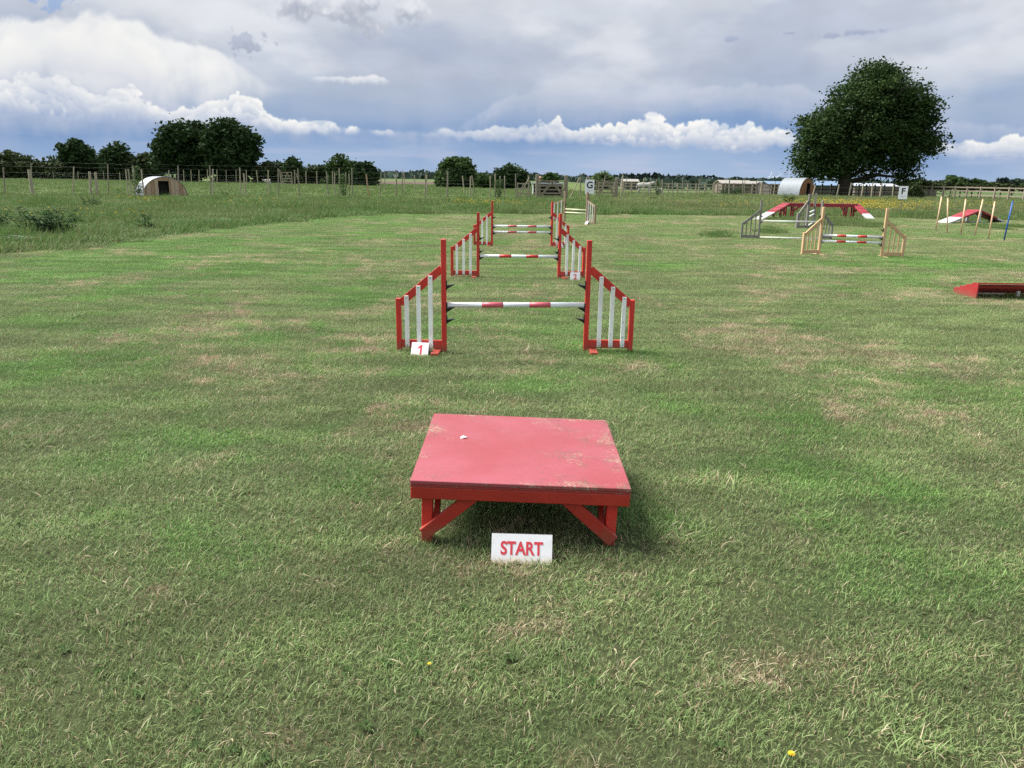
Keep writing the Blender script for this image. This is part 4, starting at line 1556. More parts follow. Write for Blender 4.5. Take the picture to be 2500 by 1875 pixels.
# ------------------------------------------------------------------ fences
def post_from_px(t, name, top, bot, Y, w, mat, rnd=True):
    a = P(top[0], top[1], Y)
    b = P(bot[0], bot[1], Y)
    if abs(a.z - b.z) < 0.05: return
    k = (0 - a.z) / (b.z - a.z)
    b2 = a + (b - a) * k
    g = -0.15
    b2.z = g
    m = MB()
    if rnd:
        m.tube([b2 - t.location, a - t.location], [w / 2, w / 2 * 0.96], 8)
    else:
        m.beam(b2 - t.location, a - t.location, w, w, up=(0, 1, 0), ch=0.004)
    return m.build(name, mat, t)


def fence_line(name, label, posts, wires, mat, Yf, w=0.09, wire_r=0.004, cat='fence'):
    """posts: list of (topx, topy, botx, boty[, width])"""
    c = P(posts[len(posts) // 2][0], 440, Yf(posts[len(posts) // 2][0]))
    t = empty(name, (c.x, c.y, 0), 0, label, cat)
    pts = []
    for p in posts:
        Y = Yf(p[2])
        ww = p[4] if len(p) > 4 else w
        post_from_px(t, 'post', (p[0], p[1]), (p[2], p[3]), Y, ww, mat[1] if (int(p[0]) % 3 == 0) else mat[0])
        b = P(p[2], p[3], Y)
        pts.append(Vector((b.x, b.y + 0.05, 0)))
    for z in wires:
        rg = random.Random(int(z * 100))
        line = []
        for i, p in enumerate(pts):
            line.append(p + Vector((0, 0, z)) - t.location)
            if i < len(pts) - 1:
                line.append((p + pts[i + 1]) / 2 + Vector((0, 0, z - 0.02 - 0.03 * rg.random())) - t.location)
        MB().tube(line, wire_r, 4).build('wire', M['wire'], t)
    return t, pts


PW = (M['post_wood'], M['pale_post_wood'])
left_posts = [(-52, 405, -48, 463), (8, 409, 11, 463), (76, 399, 77, 463, .07), (180, 407, 178.5, 462), (263, 401, 264, 461, .07), (324, 404, 329, 468, .11), (412, 415.5, 413, 467), (434.5, 404, 436, 462),
              (512, 404, 514, 467), (585.5, 409, 587, 467), (654.5, 415, 656, 468), (679, 411, 680, 469), (727, 411, 730, 467.5), (797, 419, 801, 468), (828, 411, 829, 470), (859, 410, 860, 469),
              (931, 419, 928, 469), (968, 418, 968, 471, .10), (982, 416, 982, 469, .07), (1039, 424, 1039, 471, .10), (1093, 418, 1092.5, 472, .12), (1149, 430, 1148, 472, .10), (1209, 423.6, 1209, 475.6, .10), (1259, 424, 1259, 474, .08), (1310, 426, 1310, 471, .10)]
fence_line('wire_fence', 'long post and wire fence between the long grass and the left paddock', left_posts, (0.35, 0.7, 1.05, 1.4, 1.75, 2.0), PW, fence_depth, 0.08, 0.002)
right_posts = [(1417, 423.6, 1417, 469, .10), (1478, 428, 1470, 470, .06), (1521, 426, 1517, 469, .10), (1531, 432, 1525, 470, .06), (1572, 435, 1571, 468), (1589, 437, 1588, 468), (1603, 437, 1602, 469, .10),
               (1617, 437, 1617, 467), (1642, 440, 1642, 469), (1667, 432, 1666, 468), (1708, 438, 1706, 469, .12), (1745, 443, 1745, 467), (1781, 440, 1780, 466, .12), (1813, 440, 1813, 466), (1819, 434, 1818, 468, .07),
               (1847, 442, 1846, 468), (1860, 445, 1857, 468, .14), (1893, 443, 1889, 470)]
fence_line('wire_fence', 'uneven post and wire fence between the gates and the metal ark', right_posts, (0.4, 0.8, 1.2), PW, fence_depth, 0.08, 0.004)
far_right_posts = [(1991, 452, 1985, 473, .14), (2049, 450, 2044, 474, .16), (2079, 446, 2073, 475, .15), (2108, 450.6, 2103, 478, .15), (2131, 446, 2127, 480, .14), (2153, 449, 2148, 479, .16), (2182, 450, 2179, 478, .13)]
fence_line('wire_fence', 'short row of pale posts and wire in front of the big tree', far_right_posts, (0.5, 1.0), (M['pale_post_wood'], M['post_wood']), fence_depth, 0.12, 0.004)


def stake(label, tx, ty, bx, by, Y, w, mat='pale_post_wood'):
    a, b = P(tx, ty, Y), P(bx, by, Y)
    k = a.z / (a.z - b.z)
    b2 = a + (b - a) * k
    m = MB()
    loc = Vector((b2.x, Y, 0))
    m.tube([Vector((0, 0, -0.2)), a - loc], [w / 2, w * 0.47], 8)
    o = m.build('wooden_stake', M[mat])
    o.location = loc
    tag(o, label, 'stake')


stake('thick weathered stump post leaning left before the wire fence', 71, 414, 78.6, 465, 47, 0.20)
stake('short thick stake, left one of a pair before the hedge', 218.6, 419, 220.6, 462, 48.5, 0.15)
stake('short thick stake, right one of a pair before the hedge', 233, 420.5, 236, 461, 48.5, 0.15)
stake('slim leaning stake, left of two beside the wooden ark', 306.7, 413, 312.6, 472, 46, 0.07)
stake('slim leaning stake, right of two beside the wooden ark', 313, 413, 320, 471, 46, 0.07)
stake('leaning pale stake at the corner of the wooden ark', 345, 413, 351, 472, 46.5, 0.09)
stake('pale short stake close beside a taller grey fence post', 519.6, 412.6, 520, 465, 51.5, 0.09)
stake('short pale stake leaning left in the paddock fence', 595, 423, 599, 470, 51.5, 0.10)
stake('short reddish stake leaning left between the bushy tree and open field', 894, 425, 900, 472, 53, 0.10, 'ark_wood')

# stakes and saplings in tree guards
def sapling(label, px, Y, top, bot, seed):
    rg = random.Random(seed)
    b = P(px, bot, Y)
    tp = P(px, top, Y)
    t = empty('sapling', (b.x, Y, 0), 0, label, 'sapling')
    h = tp.z
    MB().tube([(0, 0, -0.05), (0.03, 0, h * 0.5), (0, 0, h * 0.95)], [0.02, 0.014, 0.005], 6).build('stem', M['bark'], t)
    V, Fc, T = [], [], []
    for k in range(420):
        z = h * (0.15 + 0.85 * rg.random())
        r = 0.30 * (1 - 0.6 * abs(z / h - 0.5))
        c = Vector((rg.gauss(0, r * .6), rg.gauss(0, r * .6), z))
        a = Vector((rg.gauss(0, 1), rg.gauss(0, 1), rg.gauss(0, 1))).normalized() * 0.05
        d = a.orthogonal().normalized() * 0.03
        i = len(V)
        V += [c - a, c - d, c + a, c + d]
        Fc += [i, i + 1, i + 2, i + 3]
        T += [rg.random()] * 4
    o = bpy.data.objects.new('foliage', np_mesh('foliage', V, np.array(Fc), 4, [M['mid_leaf']], {'tint': T}))
    COL.objects.link(o)
    o.parent = t


sapling('young leafy sapling beside the wooden ark, inside the stakes', 338, 47, 405, 466, 1)
sapling('young leafy sapling between thin stakes before the airy tree', 838, 53, 424, 470, 2)
sapling('young leafy sapling by the small gate beside the tall hedge', 1217, 55.5, 438, 474, 3)
sapling('young leafy sapling by the fence near the white pony', 1606, 71, 440, 469, 4)
for i, (px, tp, lb) in enumerate([(817, 421, 'slim sapling stake left of the airy tree'), (844, 421, 'slim sapling stake right of the leafy sapling before the airy tree'), (852, 424, 'slightly leaning stake nearest the tall post by the airy tree'),
                                  (1197, 429, 'slim stake left of the sapling by the small gate'), (1221, 430, 'slim stake right of the sapling by the small gate'), (1232, 429, 'pale stake standing alone right of the sapling by the small gate')]):
    stake(lb, px, tp, px + (1 if i == 2 else 0), 470, 53.5 if i < 3 else 56, 0.075)

# far fence across the left paddock
far_posts = [(20.5, 415.6, 21.5, 432), (74, 418, 75, 433), (129, 418, 131, 433), (190, 418, 191, 433.5), (252, 417, 254, 434), (292, 420, 293, 434.5), (448, 415, 449, 436), (466, 415, 467, 437), (485.6, 415, 486, 437),
             (506, 414, 507, 437), (529.7, 415, 530, 438), (552, 415, 552.6, 438), (576, 415, 577, 438.5), (601, 415, 602, 439), (626, 415, 629, 439.5), (683, 414, 686, 441), (746.7, 417, 747.5, 443), (773, 417.5, 774, 443),
             (811.6, 417.5, 812.5, 447), (939, 421, 939.5, 455), (986, 420, 988, 457), (1012, 427, 1012.4, 458.7), (1042, 426, 1042, 460), (1129, 429, 1132, 454), (1152, 428, 1158, 464)]


def far_depth(px):
    return float(np.interp(px, [0, 450, 690, 780, 940, 1012, 1160], [150, 128, 118, 112, 88, 84, 72]))


fence_line('wire_fence', 'distant post and wire fence along the hedge beyond the left paddock', far_posts, (0.3, 0.6, 0.9, 1.2), (M['pale_post_wood'], M['post_wood']), far_depth, 0.11, 0.003)


# ---- gates
def field_gate(name, label, x0, x1, ytop, ybot, Y, bars, mat, diag=1, skew=0.0):
    a, b = P(x0, ybot, Y), P(x1, ybot, Y)
    zt = P((x0 + x1) / 2, ytop, Y).z
    L = b.x - a.x
    zb = 0.12
    t = empty(name, ((a.x + b.x) / 2, Y, 0), skew, label, 'gate')
    for s in (-1, 1):
        MB().box((s * L / 2, 0, (zb + zt) / 2), (0.09, 0.06, zt - zb + 0.1)).build('stile', mat, t)
    for k in range(bars):
        z = zb + 0.05 + (zt - zb - 0.08) * (k / (bars - 1)) ** 1.1
        MB().box((0, -0.002, z), (L - 0.09, 0.035, 0.075)).build('bar', mat, t)
    for s in ((1, -1) if diag == 2 else (diag,)):
        MB().beam((-s * L * 0.46, -0.04, zb + 0.05), (s * L * 0.05, -0.04, zt - 0.05), 0.03, 0.075).build('diagonal_brace', mat, t)
        if diag == 2 or True:
            MB().beam((s * L * 0.46, -0.042, zb + 0.05), (s * L * 0.08, -0.042, zt - 0.05), 0.03, 0.075).build('diagonal_brace', mat, t)
    return t


field_gate('field_gate', 'pale wooden field gate in the far paddock fence by the small round tree', 689, 713, 420.5, 440.5, 116, 5, M['pale_post_wood'])
field_gate('field_gate', 'weathered wooden gate between two thick posts left of the G board', 1318, 1378, 441, 467, 59.5, 5, M['rail_wood'], 2)
field_gate('field_gate', 'small low gate beside a diagonal strut, next to the round hedge tree', 1263, 1290, 447, 471, 57, 4, M['pale_post_wood'])
field_gate('field_gate', 'weathered wooden gate just right of the G board', 1456, 1502, 441, 468, 65, 5, M['rail_wood'], 2)


def gate_post(label, px, top, Y, w):
    a = P(px, top, Y)
    o = MB().box((0, 0, a.z / 2 - 0.1), (w, w, a.z + 0.2), ch=0.02).build('gate_post', M['rail_wood'])
    o.location = (a.x, Y, 0)
    tag(o, label, 'gate post')


gate_post('thick squared gate post on the round tree side of the gate', 1312, 425.5, 58.5, 0.25)
gate_post('thick squared gate post on the G board side of the gate', 1383, 427.5, 60, 0.24)
gate_post('thick reddish gate post hidden behind the G board', 1436, 432, 63, 0.26)
gate_post('dark gate post closing the gate right of the G board', 1506.5, 434, 66, 0.22)


def strut(label, p0, p1, Y, w=0.08):
    a, b = P(*p0, Y), P(*p1, Y)
    loc = Vector((b.x, Y, 0))
    b = Vector((b.x, Y, -0.1))
    o = MB().tube([b - loc, a - loc], w / 2, 8).build('fence_strut', M['pale_post_wood'])
    o.location = loc
    tag(o, label, 'strut')


strut('pale diagonal strut propping the post left of the big gate', (1292, 433, ), (1264, 472), 57)
strut('pale diagonal strut propping a post left of the G board', (1414, 435), (1390, 471), 60.3)
strut('pale diagonal strut beside the far field gate', (722, 422), (733, 444), 114)
stake('tall leaning post at the top of the strut left of the big gate', 1290, 428, 1294, 472, 57.3, 0.10, 'post_wood')
stake('grey post beside the far field gate, nearer to the strut', 719, 415, 720, 444, 114.5, 0.16, 'post_wood')


# ---- post-and-rail fences
def rail_fence(name, label, pts, rails, h, mat, pw=0.11, rw=0.09):
    """pts: list of world ground points"""
    o = Vector(pts[0])
    t = empty(name, o, 0, label, 'fence')
    for p in pts:
        MB().box(Vector(p) - o + Vector((0, 0, h / 2 - 0.1)), (pw, pw, h + 0.2)).build('post', mat, t)
    for a, b in zip(pts[:-1], pts[1:]):
        for z in rails:
            MB().beam(Vector(a) - o + Vector((0, -pw / 2 - 0.012, z)), Vector(b) - o + Vector((0, -pw / 2 - 0.012, z)), 0.03, rw).build('rail', mat, t)
    return t


def px_line(l):
    return [Vector((P(px, 450, Y).x, Y, float(terrain(P(px, 450, Y).x, Y)))) for px, Y in l]


rail_fence('rail_fence', 'weathered brown three-rail fence right of the F board', px_line([(2248, 94), (2277, 91), (2306, 89), (2335, 87), (2364, 85), (2397, 83), (2432, 81), (2467, 79.5), (2505, 78), (2545, 76.5)]), (0.45, 0.85, 1.22), 1.35, M['rail_wood'], 0.14, 0.12)
rail_fence('rail_fence', 'pale grey rail fence behind the white pony', px_line([(1462, 92), (1500, 92), (1522, 92.3), (1542, 92.6), (1562, 93), (1588, 93.5), (1612, 94), (1633, 94), (1655, 94), (1680, 94), (1700, 94), (1722, 94), (1742, 94)]), (0.35, 0.75, 1.1), 1.2, M['pale_post_wood'], 0.13, 0.11)
rail_fence('rail_fence', 'grey rail fence before the long barns', px_line([(1752, 93), (1772, 93), (1792, 93), (1815, 93), (1838, 93), (1862, 93), (1884, 93), (1902, 93)]), (0.4, 0.85, 1.2), 1.3, M['rail_wood'], 0.13, 0.10)
rail_fence('rail_fence', 'dark rail fence behind the big tree', px_line([(1990, 101), (2008, 101), (2030, 101), (2052, 101), (2082, 101), (2098, 101), (2116, 101), (2137, 101), (2160, 101), (2184, 101), (2205, 101)]), (0.35, 0.8, 1.25), 1.5, M['dark_rail_wood'], 0.16, 0.12)


# ------------------------------------------------------------------ animal arks
def ark(name, label, loc, rz, r, hgt, L, front_mat, nplank, doorx, doorw, doorh, planks_dark):
    """arched corrugated shelter; arch end in the local xz plane at y=0, body runs to +y"""
    t = empty(name, loc, rz, label, 'animal shelter')
    prof = lambda a: (r * math.cos(a), hgt * math.sin(a) ** 0.9 if 0 < a < math.pi else 0.0)
    # corrugated sheets: arch strips with ridges running across the arch
    n, nl = 28, 96
    vs, fs = [], []
    for j in range(nl + 1):
        y = -0.04 + (L + 0.04) * j / nl
        rip = 0.007 * math.sin(j * math.pi * 0.5)
        for i in range(n + 1):
            a = math.pi * i / n
            x, z = prof(a)
            k = 1 + (0.02 + rip) / r
            vs.append((x * k, y, z * k))
    for j in range(nl):
        for i in range(n):
            fs.append((j * (n + 1) + i, j * (n + 1) + i + 1, (j + 1) * (n + 1) + i + 1, (j + 1) * (n + 1) + i))
    MB().add(vs, fs).build('corrugated_roof', M['galvanised'], t)
    # back wall
    m = MB()
    pts = [prof(math.pi * i / n) for i in range(n + 1)]
    m.add([(x, L - 0.03, z) for x, z in pts] + [(x, L - 0.06, z) for x, z in pts], [tuple(range(n + 1)), tuple(range(2 * n + 1, n, -1))])
    m.build('back_wall', M[front_mat], t)
    # vertical boards of the front, cut to the arch, with a doorway left open
    def ztop(x):
        c = max(-1, min(1, x / r))
        return hgt * (math.sin(math.acos(c))) ** 0.9
    edges = [-r + 2 * r * k / nplank for k in range(nplank + 1)]
    cuts = sorted(set([round(e, 4) for e in edges if not (doorx - doorw / 2 - 0.06 < e < doorx + doorw / 2 + 0.06)] + [doorx - doorw / 2, doorx + doorw / 2]))
    for x0, x1 in zip(cuts[:-1], cuts[1:]):
        zb = doorh if abs((x0 + x1) / 2 - doorx) < doorw / 2 else 0.0
        seg = [x0 + (x1 - x0 - 0.012) * k / 5 + 0.006 for k in range(6)]
        tops = [max(zb + 0.001, ztop(x)) for x in seg]
        m = MB()
        dy = 0.004 * ((len(seg) + int(x0 * 31)) % 3)
        a = [(x, dy, zb) for x in seg] + [(x, dy, z) for x, z in zip(seg, tops)]
        b = [(x, dy + 0.03, zb) for x in seg] + [(x, dy + 0.03, z) for x, z in zip(seg, tops)]
        N = 6
        F_ = []
        for k in range(5):
            F_ += [(k, k + 1, N + k + 1, N + k), (2 * N + k + 1, 2 * N + k, 3 * N + k, 3 * N + k + 1), (N + k, N + k + 1, 3 * N + k + 1, 3 * N + k), (k + 1, k, 2 * N + k, 2 * N + k + 1)]
        F_ += [(0, N, 3 * N, 2 * N), (N - 1, 3 * N - 1, 4 * N - 1, 2 * N - 1)]
        m.add(a + b, F_)
        m.build('plank', M[front_mat + ('_pale' if planks_dark and int(abs(x0) * 37) % 2 else '')], t)
    MB().box((doorx, 0.35, doorh / 2), (doorw + 0.3, 0.02, doorh)).build('doorway_shade', M['inside_shade'], t)  # added near-black sheet, painted stand-in for the shade inside the doorway
    return t


c = P(381, 455, 49.5)
ark('animal_ark', 'wooden-fronted arched animal shelter with corrugated roof and dark doorway in the left paddock', (P(403, 460, 49.5).x, 49.5, 0), math.radians(37), 1.30, 1.24, 2.2, 'ark_wood', 11, -0.07, 0.62, 1.0, 1)
ark('animal_ark', 'shiny corrugated metal arched shelter beside the big tree', (P(1967, 460, 90).x, 89.6, 0), math.radians(38), 1.50, 1.95, 2.7, 'ark_wood_dark', 9, 0.3, 0.75, 1.4, 0)


# ------------------------------------------------------------------ trees and bushes
def leaf_cloud(blobs, n_clump, per, leaf, crad, seed, shell=0.55):
    """leaf quads gathered in clumps spread through ellipsoids; blobs: (centre, (rx, ry, rz))"""
    rg = np.random.default_rng(seed)
    C = np.array([b[0] for b in blobs], float)
    Rr = np.array([b[1] for b in blobs], float)
    vol = Rr.prod(1) ** (2 / 3)
    ii = rg.choice(len(blobs), n_clump, p=vol / vol.sum())
    d = rg.normal(size=(n_clump, 3))
    d /= np.linalg.norm(d, axis=1)[:, None]
    rad = (shell + (1 - shell) * rg.random(n_clump)) ** 0.8
    rad *= 0.80 + 0.20 * rg.random(n_clump)
    cc = C[ii] + d * Rr[ii] * rad[:, None]
    cs = crad * (0.55 + 0.9 * rg.random(n_clump))
    k = np.repeat(np.arange(n_clump), per)
    m = len(k)
    off = np.clip(rg.normal(size=(m, 3)), -1.7, 1.7) * cs[k][:, None] * np.array([0.58, 0.58, 0.40])
    p = cc[k] + off
    a = rg.normal(size=(m, 3)) * np.array([1, 1, 0.55])
    a /= np.linalg.norm(a, axis=1)[:, None]
    b = rg.normal(size=(m, 3))
    b = np.cross(a, b)
    b /= np.linalg.norm(b, axis=1)[:, None]
    s = leaf * (0.55 + 0.9 * rg.random(m))
    a = a * s[:, None]
    b = b * (s * 0.62)[:, None]
    V = np.stack([p - a, p - b, p + a, p + b], 1).reshape(-1, 3)
    T = np.repeat(np.clip(0.75 * rg.random(n_clump)[k] ** 1.5 + 0.3 * rg.random(m), 0, 1), 4)
    Fc = np.arange(m * 4)
    return V, Fc, T, cc


def tree(name, label, cat, px, Y, blobs_px, leafmat, n_clump, per, leaf, crad, trunk_r, seed, zbase=0.0, group=None, limbs=6, depth=1.0, trunk_top=None, shell=0.55):
    base = P(px, 440, Y)
    root = empty(name, (base.x, Y, zbase), 0, label, cat, group)
    rg = random.Random(seed)
    mpp = Y / FPX * 1.03
    blobs = []
    for (bx, by, r) in [b[:3] for b in blobs_px]:
        c = P(bx, by, Y)
        rr = r * mpp * 0.97
        sp = rr * 0.55 * depth
        for dy in ((-sp, 0, sp) if depth > 0.6 else (0,)):
            blobs.append(((c.x - base.x, dy + rg.uniform(-.2, .2) * rr, c.z - zbase), (rr * (1 if dy == 0 else .86), rr * depth * 0.9, rr * (1 if dy == 0 else .86))))
    V, Fc, T, cc = leaf_cloud(blobs, n_clump, per, leaf, crad, seed, shell)
    k = V[:, 2] > 0.05
    V[~k, 2] = 0.05
    o = bpy.data.objects.new('crown', np_mesh('crown', V, Fc, 4, [M[leafmat]], {'tint': T}))
    COL.objects.link(o)
    o.parent = root
    top = trunk_top or max(b[0][2] for b in blobs) * 0.8
    m = MB()
    n = 7
    path = [Vector((0.02 * top * math.sin(i * 1.3 + seed), 0.02 * top * math.cos(i + seed), -0.2 + (top + 0.2) * i / (n - 1))) for i in range(n)]
    path[0].x = path[0].y = 0
    m.tube(path, [trunk_r * (1.35 if i == 0 else 1.0) * (1 - 0.8 * i / (n - 1)) for i in range(n)], 9)
    idx = rg.sample(range(len(cc)), min(limbs, len(cc)))
    for q in idx:
        e = Vector(cc[q])
        f = rg.uniform(0.22, 0.6)
        s = Vector((0, 0, top * f))
        if e.z < s.z: s.z = max(0.15 * top, e.z * 0.6)
        mid = (s + e) / 2 + Vector((0, 0, (e - s).length * 0.10))
        m.tube([s, mid, e], [trunk_r * 0.42, trunk_r * 0.25, trunk_r * 0.06], 6)
    m.build('trunk', M['bark'], root, True)
    return root


# the big oak
tree('oak_tree', 'big dark broad-crowned oak tree standing by the metal ark and rail fence', 'tree', 2062, 95,
     [(2140, 222, 68), (2075, 258, 66), (2205, 258, 66), (2010, 318, 66), (2145, 300, 85), (2240, 318, 50), (1975, 380, 46), (2065, 360, 78), (2190, 355, 66), (2264, 345, 30), (2020, 405, 36), (2120, 400, 42), (2195, 405, 26), (1958, 408, 22), (2060, 425, 26), (2150, 198, 44), (2208, 420, 22), (2243, 285, 40), (2215, 432, 12), (2280, 360, 14), (1965, 428, 14), (1995, 428, 16)],
     'oak_leaf', 820, 88, 0.165, 1.15, 0.85, 21, limbs=30, depth=0.95, trunk_top=9.5, shell=0.45)

T_ = [
    ('hedge_bush', 'broad rounded hedge bush at the end of the hedge left of the slender hedge tree', 'bush', 30, 150, [(-20, 402, 26), (20, 400, 27), (55, 402, 24), (85, 412, 18), (40, 420, 16), (95, 420, 12)], 'hedge_leaf', 190, 26, 0.42, 1.0, .2, 31),
    ('hedge_bush', 'low hedge bushes under the slender hedge tree', 'bush', 135, 150, [(110, 415, 15), (140, 408, 22), (165, 415, 20), (190, 412, 20), (215, 412, 18), (128, 422, 12)], 'hedge_leaf', 180, 26, 0.40, 0.9, .2, 32),
    ('hedge_tree', 'medium dark tree rising from the hedge, tallest left of the big pair', 'tree', 180, 148, [(182, 360, 20), (165, 372, 20), (205, 376, 19), (185, 388, 26), (222, 395, 12), (150, 362, 8)], 'dark_leaf', 210, 30, 0.36, 0.9, .3, 33),
    ('hedge_tree', 'smaller dark tree rising from the hedge next to the big pair', 'tree', 285, 147, [(288, 368, 18), (270, 382, 20), (300, 385, 18), (280, 400, 24), (310, 405, 14), (252, 400, 12)], 'dark_leaf', 190, 30, 0.36, 0.9, .28, 34),
    ('hedge_bush', 'olive hedge bushes between the small tree and the big pair', 'bush', 350, 147, [(330, 405, 18), (350, 398, 18), (368, 392, 16), (375, 408, 20), (318, 414, 14)], 'hedge_leaf', 170, 26, 0.38, 0.9, .2, 35),
    ('broad_tree', 'large dark broad tree behind the wooden ark, left half of the pair', 'tree', 450, 142, [(430, 332, 36), (475, 330, 32), (408, 360, 30), (450, 370, 42), (400, 395, 24), (490, 372, 34), (440, 405, 26), (485, 410, 24)], 'dark_leaf', 520, 34, 0.34, 1.0, .6, 36),
    ('broad_tree', 'large dark domed tree behind the paddock fence, right half of the pair', 'tree', 555, 140, [(548, 325, 36), (590, 345, 36), (525, 350, 36), (570, 375, 46), (608, 380, 26), (535, 395, 34), (590, 408, 28), (615, 345, 16)], 'dark_leaf', 560, 34, 0.34, 1.0, .6, 37),
    ('hedge_bush', 'long low grey-green hedge right of the large pair of trees', 'bush', 665, 140, [(635, 415, 14), (655, 414, 16), (680, 414, 15), (700, 418, 12), (640, 425, 10), (690, 425, 10)], 'hedge_leaf', 150, 24, 0.34, 0.8, .15, 38),
    ('small_tree', 'small round dark tree behind the far field gate', 'tree', 716, 132, [(716, 400, 13), (708, 408, 12), (726, 408, 12), (716, 418, 14)], 'dark_leaf', 110, 26, 0.30, 0.7, .15, 39),
    ('hedge_bush', 'brownish low hedge between the round tree and the airy tree', 'bush', 765, 135, [(745, 422, 10), (765, 421, 12), (785, 420, 12), (800, 425, 10)], 'hedge_leaf', 110, 24, 0.34, 0.7, .15, 40),
    ('airy_tree', 'tree with an airy see-through crown above the paddock hedge', 'tree', 830, 130, [(830, 392, 15), (812, 400, 12), (848, 398, 14), (835, 410, 18), (806, 415, 14), (858, 408, 10), (822, 424, 16), (845, 425, 14)], 'mid_leaf', 125, 26, 0.26, 0.7, .22, 41),
    ('dark_tree', 'squat very dark tree at the end of the paddock hedge', 'tree', 893, 122, [(890, 408, 13), (880, 420, 15), (903, 420, 15), (893, 432, 18), (912, 432, 10), (876, 434, 10)], 'dark_leaf', 200, 28, 0.30, 0.7, .2, 42),
    ('round_tree', 'bright green round tree standing alone beside the ploughed strip', 'tree', 1112, 118, [(1105, 406, 20), (1130, 404, 18), (1090, 420, 22), (1140, 420, 18), (1115, 430, 26), (1080, 436, 14), (1145, 436, 14), (1100, 442, 14), (1130, 444, 14)], 'mid_leaf', 330, 34, 0.26, 0.75, .35, 43),
    ('hedge_bush', 'low rounded bush between the two round field trees', 'bush', 1180, 116, [(1178, 442, 12), (1192, 444, 11), (1168, 446, 9)], 'mid_leaf', 90, 26, 0.26, 0.6, .12, 44),
    ('round_tree', 'dark green round hedge tree next to the weathered gate', 'tree', 1248, 112, [(1245, 420, 18), (1228, 428, 16), (1265, 428, 17), (1245, 440, 22), (1275, 442, 12), (1222, 444, 12)], 'dark_leaf', 260, 32, 0.25, 0.7, .3, 45),
    ('hawthorn_bush', 'pale flowering bush behind the gate right of the G board', 'bush', 1470, 108, [(1470, 432, 10), (1460, 438, 9), (1481, 438, 9), (1470, 444, 11)], 'hawthorn_leaf', 110, 26, 0.22, 0.5, .12, 46),
    ('hedge_bush', 'small dark bush behind the weathered gate', 'bush', 1345, 108, [(1342, 432, 9), (1352, 437, 10), (1335, 440, 9)], 'mid_leaf', 80, 26, 0.24, 0.5, .12, 47),
    ('leafy_bush', 'dark leafy bush growing right behind the F board', 'bush', 2231, 82, [(2232, 464, 10), (2224, 470, 9), (2240, 472, 9), (2230, 476, 10)], 'hedge_leaf', 130, 30, 0.16, 0.4, .08, 48),
]
for (nm, lb, ct, px, Y, bl, lm, nc, per, lf, cr, tr, sd) in T_:
    gy_ = 434.3 + 0.015 * (px - 1250) + 1.5 * FPX / Y / 1.03
    xs_ = [b[0] for b in bl]
    low = [(x, gy_ - 4, 7) for x in np.arange(min(xs_) - 4, max(xs_) + 5, 9)]
    bl = bl + low
    nc = int(nc * 0.8) + 6 * len(low)
    tree(nm, lb, ct, px, Y, bl, lm, nc, per, lf, cr, tr, sd, limbs=8 if ct == 'tree' else 5, depth=0.9, zbase=0.0)

R_T = [
    ('round_tree', 'distant round tree on the right skyline beyond the brown rail fence', 2325, 240, [(2325, 442, 10), (2318, 449, 9), (2332, 449, 9)], 'mid_leaf'),
    ('distant_tree', 'distant dark spreading tree right of the round skyline tree', 2349, 250, [(2349, 446, 8), (2342, 452, 6)], 'dark_leaf'),
    ('distant_tree', 'distant pair-crowned dark tree between the spreading tree and cypress', 2378, 250, [(2376, 447, 8), (2366, 451, 7), (2386, 451, 7)], 'dark_leaf'),
    ('distant_tree', 'distant small dark tree left of the cypress', 2393, 260, [(2393, 450, 6), (2400, 454, 5)], 'dark_leaf'),
    ('cypress_tree', 'distant slim dark cypress on the right skyline', 2448, 250, [(2448, 441, 3), (2447.5, 446, 4), (2447, 452, 5)], 'far_conifer'),
    ('distant_tree', 'distant broad grey-green tree right of the cypress', 2475, 255, [(2468, 450, 8), (2482, 449, 9), (2496, 453, 7)], 'far_leaf'),
]
for i, (nm, lb, px, Y, bl, lm) in enumerate(R_T):
    tree(nm, lb, 'tree', px, Y, bl, lm, 90, 24, 0.5, 1.0, .25, 60 + i, zbase=float(terrain(P(px, 450, Y).x, Y)), limbs=4, depth=0.9)
mid_h = [(2215, 451, 8), (2240, 450, 8), (2262, 453, 6), (2285, 453, 7), (2305, 452, 7), (2345, 456, 6), (2410, 455, 6), (2430, 456, 6), (2460, 457, 6)]
tree('hedgerow', 'dark hedgerow on the skyline behind the brown rail fence', 'hedge', 2330, 235, mid_h + [(2200, 453, 6), (2370, 457, 5), (2500, 457, 6), (2525, 457, 6)], 'hedge_leaf', 420, 22, 0.5, 1.0, .1, 71, zbase=-3.0, limbs=3, depth=0.8)


